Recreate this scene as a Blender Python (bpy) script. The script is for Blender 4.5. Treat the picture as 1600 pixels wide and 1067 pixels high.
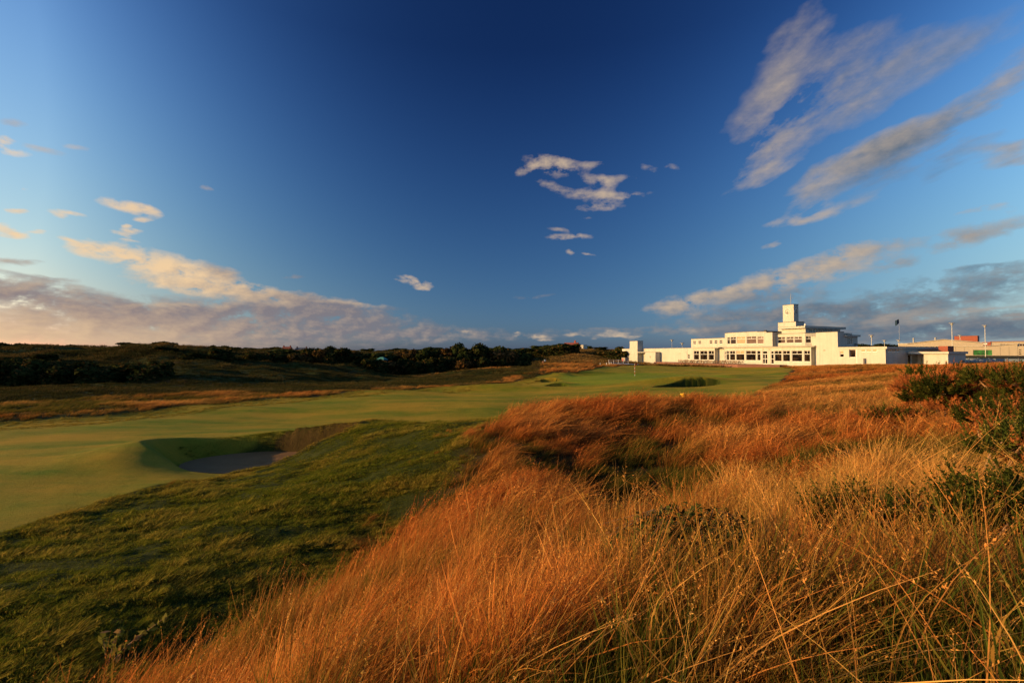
import bpy, bmesh, math, random
import numpy as np
from mathutils import Vector, Matrix

# ------------------------------------------------------------------ clear
for o in list(bpy.data.objects):
    bpy.data.objects.remove(o)
scene = bpy.context.scene
COL = scene.collection
R = math.radians

# ------------------------------------------------------------------ camera
cam_d = bpy.data.cameras.new("camera")
cam = bpy.data.objects.new("camera", cam_d)
COL.objects.link(cam)
cam_d.sensor_width = 36.0
cam_d.lens = 36.0 * 733.0 / 1600.0
cam_d.clip_start = 0.05
cam_d.clip_end = 20000.0
cam.location = (0, 0, 5.0)
cam.rotation_euler = (R(90 + 1.446), 0, 0)
scene.camera = cam

# ------------------------------------------------------------------ light
SUN_EL, SUN_AZ = R(10.5), R(-98.0)       # azimuth from +Y, clockwise
SUN = Vector((math.sin(SUN_AZ) * math.cos(SUN_EL), math.cos(SUN_AZ) * math.cos(SUN_EL), math.sin(SUN_EL)))
sl = bpy.data.lights.new("sun", "SUN")
sl.energy = 5.0
sl.angle = R(0.55)
sl.color = (1.0, 0.61, 0.215)
sun = bpy.data.objects.new("sun", sl)
sun.rotation_euler = SUN.to_track_quat('Z', 'Y').to_euler()
sun.location = (-60, -10, 60)
COL.objects.link(sun)

world = bpy.data.worlds.new("World")
scene.world = world
world.use_nodes = True
scene.view_settings.view_transform = 'Standard'
scene.view_settings.look = 'None'
scene.view_settings.exposure = 0.3
scene.view_settings.gamma = 1.0
scene.view_settings.use_curve_mapping = False
scene.cycles.max_bounces = 6
scene.cycles.diffuse_bounces = 2
scene.cycles.glossy_bounces = 2
scene.cycles.transmission_bounces = 3
scene.cycles.transparent_max_bounces = 4
scene.cycles.use_denoising = True


class NT:
    """small wrapper for writing node trees"""
    def __init__(self, tree):
        self.t = tree
        self.n = tree.nodes
        self.l = tree.links

    def new(self, typ, **kw):
        nd = self.n.new(typ)
        for k, v in kw.items():
            setattr(nd, k, v)
        return nd

    def put(self, sock, v):
        if hasattr(v, "is_output"):
            self.l.new(v, sock)
        else:
            sock.default_value = v

    def math(self, op, a, b=None, c=None, clamp=False):
        nd = self.new("ShaderNodeMath", operation=op)
        nd.use_clamp = clamp
        self.put(nd.inputs[0], a)
        if b is not None:
            self.put(nd.inputs[1], b)
        if c is not None:
            self.put(nd.inputs[2], c)
        return nd.outputs[0]

    def vec(self, op, a, b=None, c=None, out=0):
        nd = self.new("ShaderNodeVectorMath", operation=op)
        self.put(nd.inputs[0], a)
        if b is not None:
            if op == 'SCALE':
                self.put(nd.inputs[3], b)
            else:
                self.put(nd.inputs[1], b)
        if c is not None:
            self.put(nd.inputs[2], c)
        return nd.outputs[out]

    def comb(self, x, y, z):
        nd = self.new("ShaderNodeCombineXYZ")
        for i, v in enumerate((x, y, z)):
            self.put(nd.inputs[i], v)
        return nd.outputs[0]

    def sep(self, v):
        nd = self.new("ShaderNodeSeparateXYZ")
        self.put(nd.inputs[0], v)
        return nd.outputs

    def maprange(self, v, a, b, c=0.0, d=1.0, kind='LINEAR'):
        nd = self.new("ShaderNodeMapRange", interpolation_type=kind)
        self.put(nd.inputs[0], v)
        for i, x in zip((1, 2, 3, 4), (a, b, c, d)):
            self.put(nd.inputs[i], x)
        return nd.outputs[0]

    def mix(self, f, a, b, blend='MIX'):
        nd = self.new("ShaderNodeMix", data_type='RGBA', blend_type=blend)
        self.put(nd.inputs[0], f)
        self.put(nd.inputs[6], a if hasattr(a, "is_output") or len(a) == 4 else (*a, 1))
        self.put(nd.inputs[7], b if hasattr(b, "is_output") or len(b) == 4 else (*b, 1))
        return nd.outputs[2]

    def noise(self, vec, scale, detail=3.0, rough=0.5, dist=0.0, out=0):
        nd = self.new("ShaderNodeTexNoise")
        if vec is not None:
            self.put(nd.inputs['Vector'], vec)
        nd.inputs['Scale'].default_value = scale
        nd.inputs['Detail'].default_value = detail
        nd.inputs['Roughness'].default_value = rough
        nd.inputs['Distortion'].default_value = dist
        return nd.outputs[out]

    def attr(self, name, typ='GEOMETRY'):
        nd = self.new("ShaderNodeAttribute", attribute_name=name, attribute_type=typ)
        return nd


# clouds: azimuth, elevation, half length, half thickness (degrees), tilt, strength, how much sun they catch
CLOUDS = [(27.12,18.55,2.47,0.80,15.2,0.55,0.80),(28.27,20.74,3.09,1.32,25.9,0.40,0.75),(29.21,23.27,3.76,2.23,38.8,0.44,0.70),(30.77,27.46,3.72,2.55,45.0,0.42,0.60),(31.99,31.07,2.62,0.99,8.6,0.36,0.55),(37.34,28.48,3.55,1.47,1.8,0.34,0.50),(35.74,25.36,4.33,2.30,12.9,0.34,0.40),(34.09,22.77,4.06,1.70,19.2,0.40,0.60),(41.10,24.75,4.10,1.78,2.1,0.24,0.40),(44.16,26.08,2.53,1.22,10.3,0.20,0.40),(32.30,14.14,2.94,0.57,2.5,0.75,1.00),(34.80,16.79,3.25,1.06,24.6,0.60,0.80),(39.34,17.39,4.41,1.40,13.5,0.75,0.15),(43.19,19.25,4.03,1.42,17.8,0.50,0.30),(47.58,22.66,3.49,1.14,60.7,0.62,0.65),(39.61,19.16,4.49,0.81,18.0,0.45,0.75),(45.27,21.36,3.44,1.24,35.3,0.40,0.50),(47.09,16.72,1.47,0.40,-1.4,0.55,0.70),(45.06,10.27,2.59,0.71,6.8,0.70,0.60),(43.01,9.67,1.29,0.34,11.3,0.50,0.60),(46.06,11.95,1.15,0.27,6.4,0.60,0.90),(29.65,11.26,1.04,0.27,12.2,0.65,0.80),(39.22,10.06,1.45,0.48,10.9,0.40,0.60),(39.19,8.28,1.14,0.42,5.4,0.55,0.40),(19.01,5.32,2.25,0.81,-5.6,0.95,0.65),(20.40,5.85,1.02,0.44,18.7,0.70,1.00),(23.97,6.56,3.37,0.64,13.0,0.90,0.80),(27.48,7.47,3.19,0.69,13.7,0.95,0.85),(31.64,7.96,2.58,0.86,6.9,1.00,0.90),(34.95,8.93,2.67,1.02,7.5,1.00,0.85),(36.01,10.06,1.67,0.56,7.8,0.95,0.80),(28.69,6.16,4.23,0.61,0.4,0.80,0.15),(44.58,5.79,4.40,0.72,-0.6,1.00,0.08),(41.20,5.12,4.01,0.41,-2.7,0.85,0.12),(33.27,4.57,6.03,0.52,-0.5,0.95,0.10),(27.44,3.95,6.16,0.55,-0.1,0.85,0.15),(46.90,6.78,1.47,0.37,1.1,0.60,0.20),(45.00,7.18,1.97,0.28,2.5,0.70,0.10),(35.91,3.61,5.66,0.57,-0.7,0.90,0.05),(41.19,4.35,3.56,0.41,-0.9,0.70,0.20),(41.59,2.16,7.05,0.82,-1.9,1.30,0.06),(46.45,2.53,3.36,0.75,-2.6,1.20,0.10),(35.89,2.03,7.21,0.76,-1.4,1.20,0.08),(28.64,2.06,5.42,0.62,-1.1,0.95,0.10),(41.17,3.18,2.44,0.47,-0.0,0.95,1.00),(37.91,3.02,1.09,0.37,10.7,0.90,1.00),(45.33,3.85,2.72,0.22,0.8,0.70,0.90),(47.01,2.93,0.73,0.16,1.1,0.80,1.00),(33.80,3.05,0.54,0.26,-2.0,0.80,1.00),(22.28,2.46,4.68,0.58,-1.0,0.50,0.30),(20.72,2.56,0.41,0.37,-1.0,0.70,1.00),(4.57,21.98,2.38,0.81,-8.2,0.58,0.90),(2.05,21.62,1.23,0.43,25.9,0.50,0.90),(5.51,22.50,1.61,0.46,-14.1,0.43,0.90),(5.11,19.75,2.43,0.36,-15.0,0.36,0.80),(9.54,21.90,2.15,0.34,-3.3,0.36,0.80),(10.53,20.00,1.90,0.47,-16.0,0.54,0.90),(12.80,20.19,2.25,0.35,1.0,0.36,0.80),(10.52,18.54,3.06,0.53,-5.8,0.58,0.85),(13.54,18.48,2.53,0.29,0.6,0.47,0.80),(10.51,17.34,2.28,0.36,0.5,0.58,0.85),(16.50,21.22,1.63,0.39,-12.7,0.27,0.70),(19.36,21.17,1.31,0.27,-15.3,0.26,0.70),(8.59,16.06,1.54,0.18,0.4,0.22,0.70),(7.04,13.77,2.32,0.30,2.0,0.80,0.90),(5.49,14.70,1.10,0.22,-9.0,0.40,0.80),(6.57,11.99,0.47,0.30,-10.5,0.70,0.90),(9.34,11.91,1.07,0.15,-1.9,0.50,0.90),(-11.98,8.68,1.38,0.30,-10.8,0.95,1.00),(-11.23,7.95,0.62,0.30,-12.6,0.80,1.00),(-33.34,16.70,0.80,0.30,14.6,0.40,0.40),(2.74,6.70,3.12,0.31,-0.3,0.35,0.10),(-25.61,8.43,1.28,0.21,0.9,0.50,0.10),(-39.89,13.75,1.22,0.35,-7.9,0.90,1.00),(-38.32,13.69,0.90,0.30,-12.4,0.90,1.00),(-38.06,12.85,0.49,0.18,9.6,0.80,1.00),(-38.77,11.61,0.67,0.18,4.0,0.80,1.00),(-39.35,12.05,0.28,0.18,-2.3,0.80,1.00),(-39.33,11.23,0.38,0.18,0.0,0.70,1.00),(-39.23,10.77,0.57,0.15,2.6,0.60,1.00),(-40.17,11.33,0.65,0.15,-1.0,0.60,1.00),(-43.68,12.38,0.83,0.22,0.1,0.80,1.00),(-44.09,12.03,0.33,0.16,1.7,0.70,1.00),(-47.27,16.47,0.88,0.31,-2.6,0.85,1.00),(-47.68,17.13,0.36,0.30,2.1,0.80,1.00),(-46.99,12.01,0.53,0.20,12.3,0.80,1.00),(-46.73,13.77,0.37,0.15,6.1,0.80,1.00),(-45.58,17.16,1.33,0.26,-3.4,0.35,0.40),(-43.58,17.98,0.92,0.26,6.2,0.30,0.50),(-47.33,10.33,0.68,0.37,-15.8,0.85,1.00),(-46.88,9.95,0.71,0.25,22.8,0.80,1.00),(-43.85,10.10,0.61,0.22,-17.4,0.80,1.00),(-47.57,18.78,0.95,0.29,10.1,0.35,0.40),(-45.76,10.52,0.31,0.16,10.4,0.60,1.00),(-42.16,9.63,1.21,0.40,3.2,0.95,1.00),(-39.44,9.26,2.39,0.60,-9.8,1.00,1.00),(-36.25,8.61,3.13,0.94,-9.9,1.10,1.00),(-33.32,7.56,2.78,0.91,-8.5,1.10,0.85),(-34.38,6.44,2.98,0.51,-8.0,0.90,0.95),(-29.59,6.58,3.58,0.61,-6.0,1.00,0.75),(-28.69,6.16,4.86,0.55,-6.3,1.00,0.35),(-22.97,5.75,5.01,0.36,-5.8,1.00,0.05),(-31.93,8.40,1.17,0.59,-14.3,0.90,0.10),(-19.22,5.75,2.11,0.22,-6.0,0.75,1.00),(-46.50,5.38,4.18,0.80,-9.3,1.50,0.10),(-42.49,4.15,6.52,0.75,-8.5,1.50,0.08),(-35.91,3.48,9.31,0.82,-3.0,1.50,0.12),(-27.44,4.16,8.63,0.90,-0.6,1.40,0.04),(-21.96,4.85,4.72,0.80,-3.3,1.30,0.00),(-19.22,4.87,2.10,0.44,-2.3,0.90,0.00),(-17.44,2.98,7.81,0.82,-2.3,0.80,0.00),(-28.64,2.06,14.41,1.03,-0.0,1.10,0.06),(-43.71,2.26,9.98,0.90,0.1,1.10,0.40),(-36.94,4.62,3.52,0.19,4.5,0.50,0.90),(-45.38,6.42,1.33,0.16,-7.7,0.70,0.10),(-44.40,6.64,1.05,0.17,-2.7,0.70,0.10),(-46.73,7.70,1.33,0.21,1.2,0.70,0.15),(-43.70,1.36,8.27,0.57,1.3,0.50,0.70),(-9.30,2.31,4.56,0.54,0.4,0.50,0.20),(-5.07,2.34,0.39,0.19,0.2,0.80,1.00),(0.47,2.34,0.39,0.20,-0.0,0.90,1.00),(2.50,1.87,0.31,0.20,-0.1,0.90,1.00),(3.59,1.79,0.70,0.23,-0.1,0.90,1.00),(7.77,2.32,0.61,0.19,-0.3,0.90,1.00),(11.20,2.15,1.05,0.23,-0.4,0.80,1.00),(12.77,2.29,1.19,0.23,-0.5,0.80,1.00),(14.54,1.97,0.73,0.23,-0.5,0.70,1.00),(-1.56,2.03,9.30,0.39,0.1,0.40,0.20),(12.32,2.83,6.69,0.31,-0.6,0.40,0.15)]


def build_world():
    w = NT(world.node_tree)
    w.n.clear()
    out = w.new("ShaderNodeOutputWorld")
    d = w.new("ShaderNodeTexCoord").outputs['Generated']
    d = w.vec('NORMALIZE', d)
    x, y, z0 = w.sep(d)
    z = w.math('MAXIMUM', z0, 0.0)
    sky = w.new("ShaderNodeTexSky", sky_type='NISHITA')
    sky.sun_disc = False
    sky.sun_elevation = SUN_EL
    sky.sun_rotation = SUN_AZ
    sky.air_density = 1.0
    sky.dust_density = 1.0
    sky.ozone_density = 1.0
    # the photograph's sky: a polarising filter darkens the band at right angles to the sun
    zc = w.math('MINIMUM', z, 0.55)
    g = w.vec('DOT_PRODUCT', d, tuple(SUN), out=1)
    gc = w.math('MINIMUM', w.math('MAXIMUM', g, -0.8), 0.62)
    g2 = w.math('MULTIPLY', gc, gc)
    h = w.math('EXPONENT', w.math('MULTIPLY', z, -12.5))
    coef = [[-1.466, -0.893, -0.51], [-0.366, 1.328, 2.719], [-4.236, -4.626, -4.856], [1.01, 0.671, 0.331], [2.569, 1.419, 0.198], [0.542, 0.413, 1.149], [0.346, -0.139, -0.495], [-0.863, -0.82, -0.435], [6.2, 5.619, 5.517]]
    feats = [None, zc, w.math('MULTIPLY', zc, zc), gc, g2, h, w.math('MULTIPLY', h, gc), w.math('MULTIPLY', zc, gc), w.math('MULTIPLY', zc, g2)]
    acc = tuple(coef[0])
    for f, c in zip(feats[1:], coef[1:]):
        fv = w.comb(f, f, f)
        acc = w.vec('MULTIPLY_ADD', fv, tuple(c), acc)
    ax, ay, az_ = w.sep(acc)
    ex = [w.math('EXPONENT', w.math('MINIMUM', w.math('MAXIMUM', v, -4.0), m)) for v, m in ((ax, 1.2), (ay, 1.2), (az_, 1.3))]
    base = w.vec('MULTIPLY', sky.outputs[0], w.comb(*ex))
    lum = w.vec('DOT_PRODUCT', base, (0.2126, 0.7152, 0.0722), out=1)
    base = w.mix(0.09, base, w.comb(lum, lum, lum))
    # azimuth and elevation in degrees
    azd = w.math('MULTIPLY', w.math('ARCTAN2', x, y), 57.29578)
    eld = w.math('MULTIPLY', w.math('ARCSINE', z0), 57.29578)
    # cloud texture on a plane overhead, so that it streams to the horizon
    inv = w.math('DIVIDE', 1.0, w.math('ADD', z, 0.10))
    pl = w.comb(w.math('MULTIPLY', x, inv), w.math('MULTIPLY', w.math('MULTIPLY', y, inv), 0.55), 0.0)
    wob = w.noise(pl, 2.2, 4, 0.55, out=1)
    wob = w.vec('SUBTRACT', wob, (0.5, 0.5, 0.5))
    up = w.math('MULTIPLY', w.maprange(eld, 11.0, 18.0), w.maprange(azd, 19.0, 25.0))
    qx = w.math('MULTIPLY_ADD', w.sep(wob)[0], w.math('MULTIPLY_ADD', up, 9.0, 4.5), azd)
    qy = w.math('MULTIPLY_ADD', w.sep(wob)[1], w.math('MULTIPLY_ADD', up, 7.0, 2.0), eld)
    q = w.comb(qx, qy, 1.0)
    pa = w.comb(w.math('MULTIPLY', azd, 0.16), w.math('MULTIPLY', eld, 0.30), 3.7)
    n1 = w.noise(pa, 2.9, 7, 0.58)
    n2 = w.noise(w.vec('ADD', pa, (-0.10, 0.08, 0.0)), 2.9, 5, 0.58)
    hi = w.maprange(eld, 11.0, 15.0, 0.0, 1.0, 'SMOOTHSTEP')
    hi = w.math('MULTIPLY', hi, w.maprange(azd, 20.0, 24.0))
    nB = w.noise(w.vec('MULTIPLY', pl, (3.0, 1.7, 1.0)), 1.0, 8, 0.62)
    relief = w.math('MULTIPLY', w.math('SUBTRACT', n1, n2), 0.9)
    t = w.maprange(g, -0.7, 0.7)
    lit = w.mix(t, (0.49, 0.40, 0.32), (0.95, 0.66, 0.37))
    gre = w.mix(t, (0.11, 0.155, 0.215), (0.26, 0.215, 0.225))
    low = w.maprange(eld, 0.0, 5.5, 1.0, 0.0, 'SMOOTHSTEP')
    warm = w.math('MULTIPLY', low, w.maprange(g, 0.30, 0.66))
    gre = w.mix(w.math('MULTIPLY', warm, 0.8), gre, (0.78, 0.50, 0.29))

    def cover(blobs):
        M = None
        L = None
        for (ca, ce, la, lb, ang, st, li) in blobs:
            c, s = math.cos(R(ang)), math.sin(R(ang))
            A = (c / la, s / la, -(c * ca + s * ce) / la)
            B = (-s / lb, c / lb, (s * ca - c * ce) / lb)
            a = w.vec('DOT_PRODUCT', q, A, out=1)
            b = w.vec('DOT_PRODUCT', q, B, out=1)
            e = w.math('POWER', 0.50, w.math('MULTIPLY_ADD', a, a, w.math('MULTIPLY', b, b)))
            M = w.math('MULTIPLY', e, st) if M is None else w.math('MULTIPLY_ADD', e, st, M)
            L = w.math('MULTIPLY', e, st * li) if L is None else w.math('MULTIPLY_ADD', e, st * li, L)
        return M, L

    def shade(blobs):
        bg = w.new("ShaderNodeBackground")
        bg.inputs[1].default_value = 0.081
        # thin stray cloud everywhere, so that the sky goes on outside the picture
        M0 = w.math('MULTIPLY', w.maprange(n2, 0.55, 0.8), w.maprange(eld, 0.0, 14.0, 0.5, 0.12))
        if blobs:
            M, L = cover(blobs)
            L = w.math('DIVIDE', L, w.math('MAXIMUM', M, 0.02))
        else:
            M, L = M0, 0.5
        nn = w.math('ADD', w.math('MULTIPLY', n1, w.math('SUBTRACT', 1.0, w.math('MULTIPLY', hi, 0.85))), w.math('MULTIPLY', nB, w.math('MULTIPLY', hi, 0.85)))
        k = w.math('MULTIPLY_ADD', w.math('SUBTRACT', nn, 0.5), w.math('MULTIPLY_ADD', hi, 2.6, 4.6), 0.95)
        al = w.math('MAXIMUM', w.math('MULTIPLY_ADD', M, k, -0.16), 0.0)
        al = w.math('SUBTRACT', 1.0, w.math('EXPONENT', w.math('MULTIPLY', al, -1.65)))
        li = w.math('ADD', L, relief, clamp=True)
        cc = w.mix(li, gre, lit)
        cc = w.vec('SCALE', cc, 10.0)
        w.l.new(w.mix(al, base, cc), bg.inputs[0])
        return bg.outputs[0]

    def inside(b, lo, hi):
        ext = 2.2 * abs(b[2] * math.cos(R(b[4]))) + 2.2 * abs(b[3] * math.sin(R(b[4]))) + 1.5
        return b[0] + ext > lo and b[0] - ext < hi

    cuts = (-19.0, 17.0)
    left = shade([b for b in CLOUDS if inside(b, -999, cuts[0])])
    mid = shade([b for b in CLOUDS if inside(b, *cuts)])
    right = shade([b for b in CLOUDS if inside(b, cuts[1], 999)])
    rest = shade([])

    def pick(f, a, b):
        m = w.new("ShaderNodeMixShader")
        w.put(m.inputs[0], f)
        w.l.new(a, m.inputs[1])
        w.l.new(b, m.inputs[2])
        return m.outputs[0]
    s = pick(w.math('GREATER_THAN', azd, cuts[0]), left, mid)
    s = pick(w.math('GREATER_THAN', azd, cuts[1]), s, right)
    outside = w.math('MAXIMUM', w.math('GREATER_THAN', w.math('ABSOLUTE', azd), 62.0), w.math('GREATER_THAN', eld, 44.0))
    s = pick(outside, s, rest)
    w.l.new(s, out.inputs[0])


build_world()


# ------------------------------------------------------------------ mesh helpers
def mesh_obj(name, verts, faces, mats, parent=None, smooth=False, fmat=None, loc=None):
    me = bpy.data.meshes.new(name)
    me.from_pydata([tuple(map(float, v)) for v in verts], [], faces)
    for m in (mats if isinstance(mats, (list, tuple)) else [mats]):
        me.materials.append(m)
    if fmat is not None:
        me.polygons.foreach_set("material_index", np.asarray(fmat, dtype=np.int32))
    if smooth:
        me.polygons.foreach_set("use_smooth", np.ones(len(me.polygons), dtype=bool))
    me.update()
    o = bpy.data.objects.new(name, me)
    COL.objects.link(o)
    if parent:
        o.parent = parent
    if loc is not None:
        o.location = loc
    return o


def tri_obj(name, V, T, mat, parent=None, attrs=None, link=True):
    """fast mesh from numpy: V (n,3), T (m,3)"""
    me = bpy.data.meshes.new(name)
    V = np.asarray(V, dtype=np.float32)
    T = np.asarray(T, dtype=np.int32)
    k = T.shape[1]
    me.vertices.add(len(V))
    me.vertices.foreach_set("co", V.ravel())
    me.loops.add(T.size)
    me.loops.foreach_set("vertex_index", T.ravel())
    me.polygons.add(len(T))
    me.polygons.foreach_set("loop_start", np.arange(0, T.size, k, dtype=np.int32))
    me.polygons.foreach_set("loop_total", np.full(len(T), k, dtype=np.int32))
    for a, v in (attrs or {}).items():
        at = me.attributes.new(a, 'FLOAT', 'POINT')
        at.data.foreach_set("value", np.asarray(v, dtype=np.float32))
    for m in (mat if isinstance(mat, (list, tuple)) else [mat]):
        me.materials.append(m)
    me.update(calc_edges=True)
    me.validate()
    o = bpy.data.objects.new(name, me)
    if link:
        COL.objects.link(o)
    if parent:
        o.parent = parent
    return o


class MB:
    """collects simple solids and links them as one mesh object"""
    def __init__(self):
        self.v, self.f = [], []

    def hexa(self, c):
        i = len(self.v)
        self.v += [tuple(p) for p in c]
        self.f += [(i, i+3, i+2, i+1), (i+4, i+5, i+6, i+7), (i, i+1, i+5, i+4), (i+1, i+2, i+6, i+5), (i+2, i+3, i+7, i+6), (i+3, i, i+4, i+7)]
        return self

    def box(self, x0, x1, y0, y1, z0, z1):
        x0, x1 = min(x0, x1), max(x0, x1)
        y0, y1 = min(y0, y1), max(y0, y1)
        return self.hexa([(x0, y0, z0), (x1, y0, z0), (x1, y1, z0), (x0, y1, z0), (x0, y0, z1), (x1, y0, z1), (x1, y1, z1), (x0, y1, z1)])

    def prism(self, poly, z0, z1):
        """poly counter-clockwise"""
        a = sum(poly[i][0]*poly[(i+1) % len(poly)][1]-poly[(i+1) % len(poly)][0]*poly[i][1] for i in range(len(poly)))
        if a < 0:
            poly = poly[::-1]
        i, n = len(self.v), len(poly)
        self.v += [(p[0], p[1], z0) for p in poly] + [(p[0], p[1], z1) for p in poly]
        self.f += [tuple(i+k for k in range(n))[::-1], tuple(i+n+k for k in range(n))]
        self.f += [(i+k, i+(k+1) % n, i+n+(k+1) % n, i+n+k) for k in range(n)]
        return self

    def tube(self, pts, rad, seg=8, cap=True):
        pts = [Vector(p) for p in pts]
        if not isinstance(rad, (list, tuple)):
            rad = [rad]*len(pts)
        i0 = len(self.v)
        for k, p in enumerate(pts):
            d = (pts[min(k+1, len(pts)-1)]-pts[max(k-1, 0)]).normalized()
            a = d.orthogonal().normalized() if abs(d.z) > .95 else d.cross(Vector((0, 0, 1))).normalized()
            b = d.cross(a)
            for s in range(seg):
                t = 2*math.pi*s/seg
                self.v.append(tuple(p+(a*math.cos(t)+b*math.sin(t))*rad[k]))
        for k in range(len(pts)-1):
            for s in range(seg):
                q = i0+k*seg
                self.f.append((q+s, q+seg+s, q+seg+(s+1) % seg, q+(s+1) % seg))
        if cap:
            self.f.append(tuple(i0+s for s in range(seg)))
            self.f.append(tuple(i0+(len(pts)-1)*seg+s for s in range(seg))[::-1])
        return self

    def lathe(self, prof, c=(0, 0, 0), seg=12):
        i0 = len(self.v)
        for r, z in prof:
            for s in range(seg):
                t = 2*math.pi*s/seg
                self.v.append((c[0]+r*math.cos(t), c[1]+r*math.sin(t), c[2]+z))
        for k in range(len(prof)-1):
            for s in range(seg):
                q = i0+k*seg
                self.f.append((q+s, q+(s+1) % seg, q+seg+(s+1) % seg, q+seg+s))
        self.f.append(tuple(i0+s for s in range(seg))[::-1])
        self.f.append(tuple(i0+(len(prof)-1)*seg+s for s in range(seg)))
        return self

    def wall(self, p0, p1, z0, z1, openings=(), th=0.3):
        """upright wall from p0 to p1 (outer face on that line, thickness to the left of p0->p1) with real openings (s0, s1, za, zb)"""
        p0, p1 = Vector((*p0, 0)), Vector((*p1, 0))
        L = (p1-p0).length
        d = (p1-p0)/L
        n = Vector((-d.y, d.x, 0))*th
        cuts = sorted({0.0, L, *[o[0] for o in openings], *[o[1] for o in openings]})
        for a, b in zip(cuts[:-1], cuts[1:]):
            if b-a < 1e-4:
                continue
            m = (a+b)/2
            spans = [(z0, z1)]
            for (s0, s1, za, zb) in openings:
                if s0 <= m <= s1:
                    nw = []
                    for lo, hi in spans:
                        if za > lo:
                            nw.append((lo, min(za, hi)))
                        if zb < hi:
                            nw.append((max(zb, lo), hi))
                    spans = nw
            A, B = p0+d*a, p0+d*b
            for lo, hi in spans:
                if hi-lo < 1e-4:
                    continue
                c = [A, B, B+n, A+n]
                self.hexa([(q.x, q.y, lo) for q in c]+[(q.x, q.y, hi) for q in c])
        return self

    def build(self, name, mat, parent=None, smooth=False, loc=None):
        return mesh_obj(name, self.v, self.f, mat, parent, smooth, None, loc)


def tag(o, label=None, cat=None, group=None, kind=None):
    if label:
        o['label'] = label
    if cat:
        o['category'] = cat
    if group:
        o['group'] = group
    if kind:
        o['kind'] = kind
    return o


def empty(name, loc, rz=0.0, label=None, cat=None, group=None):
    o = bpy.data.objects.new(name, None)
    o.empty_display_size = 0.2
    COL.objects.link(o)
    o.location = loc
    o.rotation_euler = (0, 0, rz)
    return tag(o, label, cat, group)


def copy_tree(o, parent=None):
    c = o.copy()
    COL.objects.link(c)
    c.parent = parent
    for ch in list(o.children):
        copy_tree(ch, c)
    return c


# ------------------------------------------------------------------ materials
def new_mat(name):
    m = bpy.data.materials.new(name)
    m.use_nodes = True
    t = NT(m.node_tree)
    b = t.n["Principled BSDF"]
    return m, t, b


def plain(name, col, rough=0.7, var=0.12, scale=3.0, bump=0.0, metal=0.0, spec=0.3):
    m, t, b = new_mat(name)
    co = t.new("ShaderNodeTexCoord").outputs['Object']
    n = t.noise(co, scale, 5, 0.6)
    k = t.maprange(n, 0.25, 0.75, 1-var, 1+var)
    t.l.new(t.vec('SCALE', tuple(col), k), b.inputs['Base Color'])
    b.inputs['Roughness'].default_value = rough
    b.inputs['Metallic'].default_value = metal
    b.inputs['Specular IOR Level'].default_value = spec
    if bump:
        bp = t.new("ShaderNodeBump")
        bp.inputs['Strength'].default_value = bump
        bp.inputs['Distance'].default_value = 0.02
        t.l.new(t.noise(co, scale*12, 4, 0.6), bp.inputs['Height'])
        t.l.new(bp.outputs[0], b.inputs['Normal'])
    return m


M = {}


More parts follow.
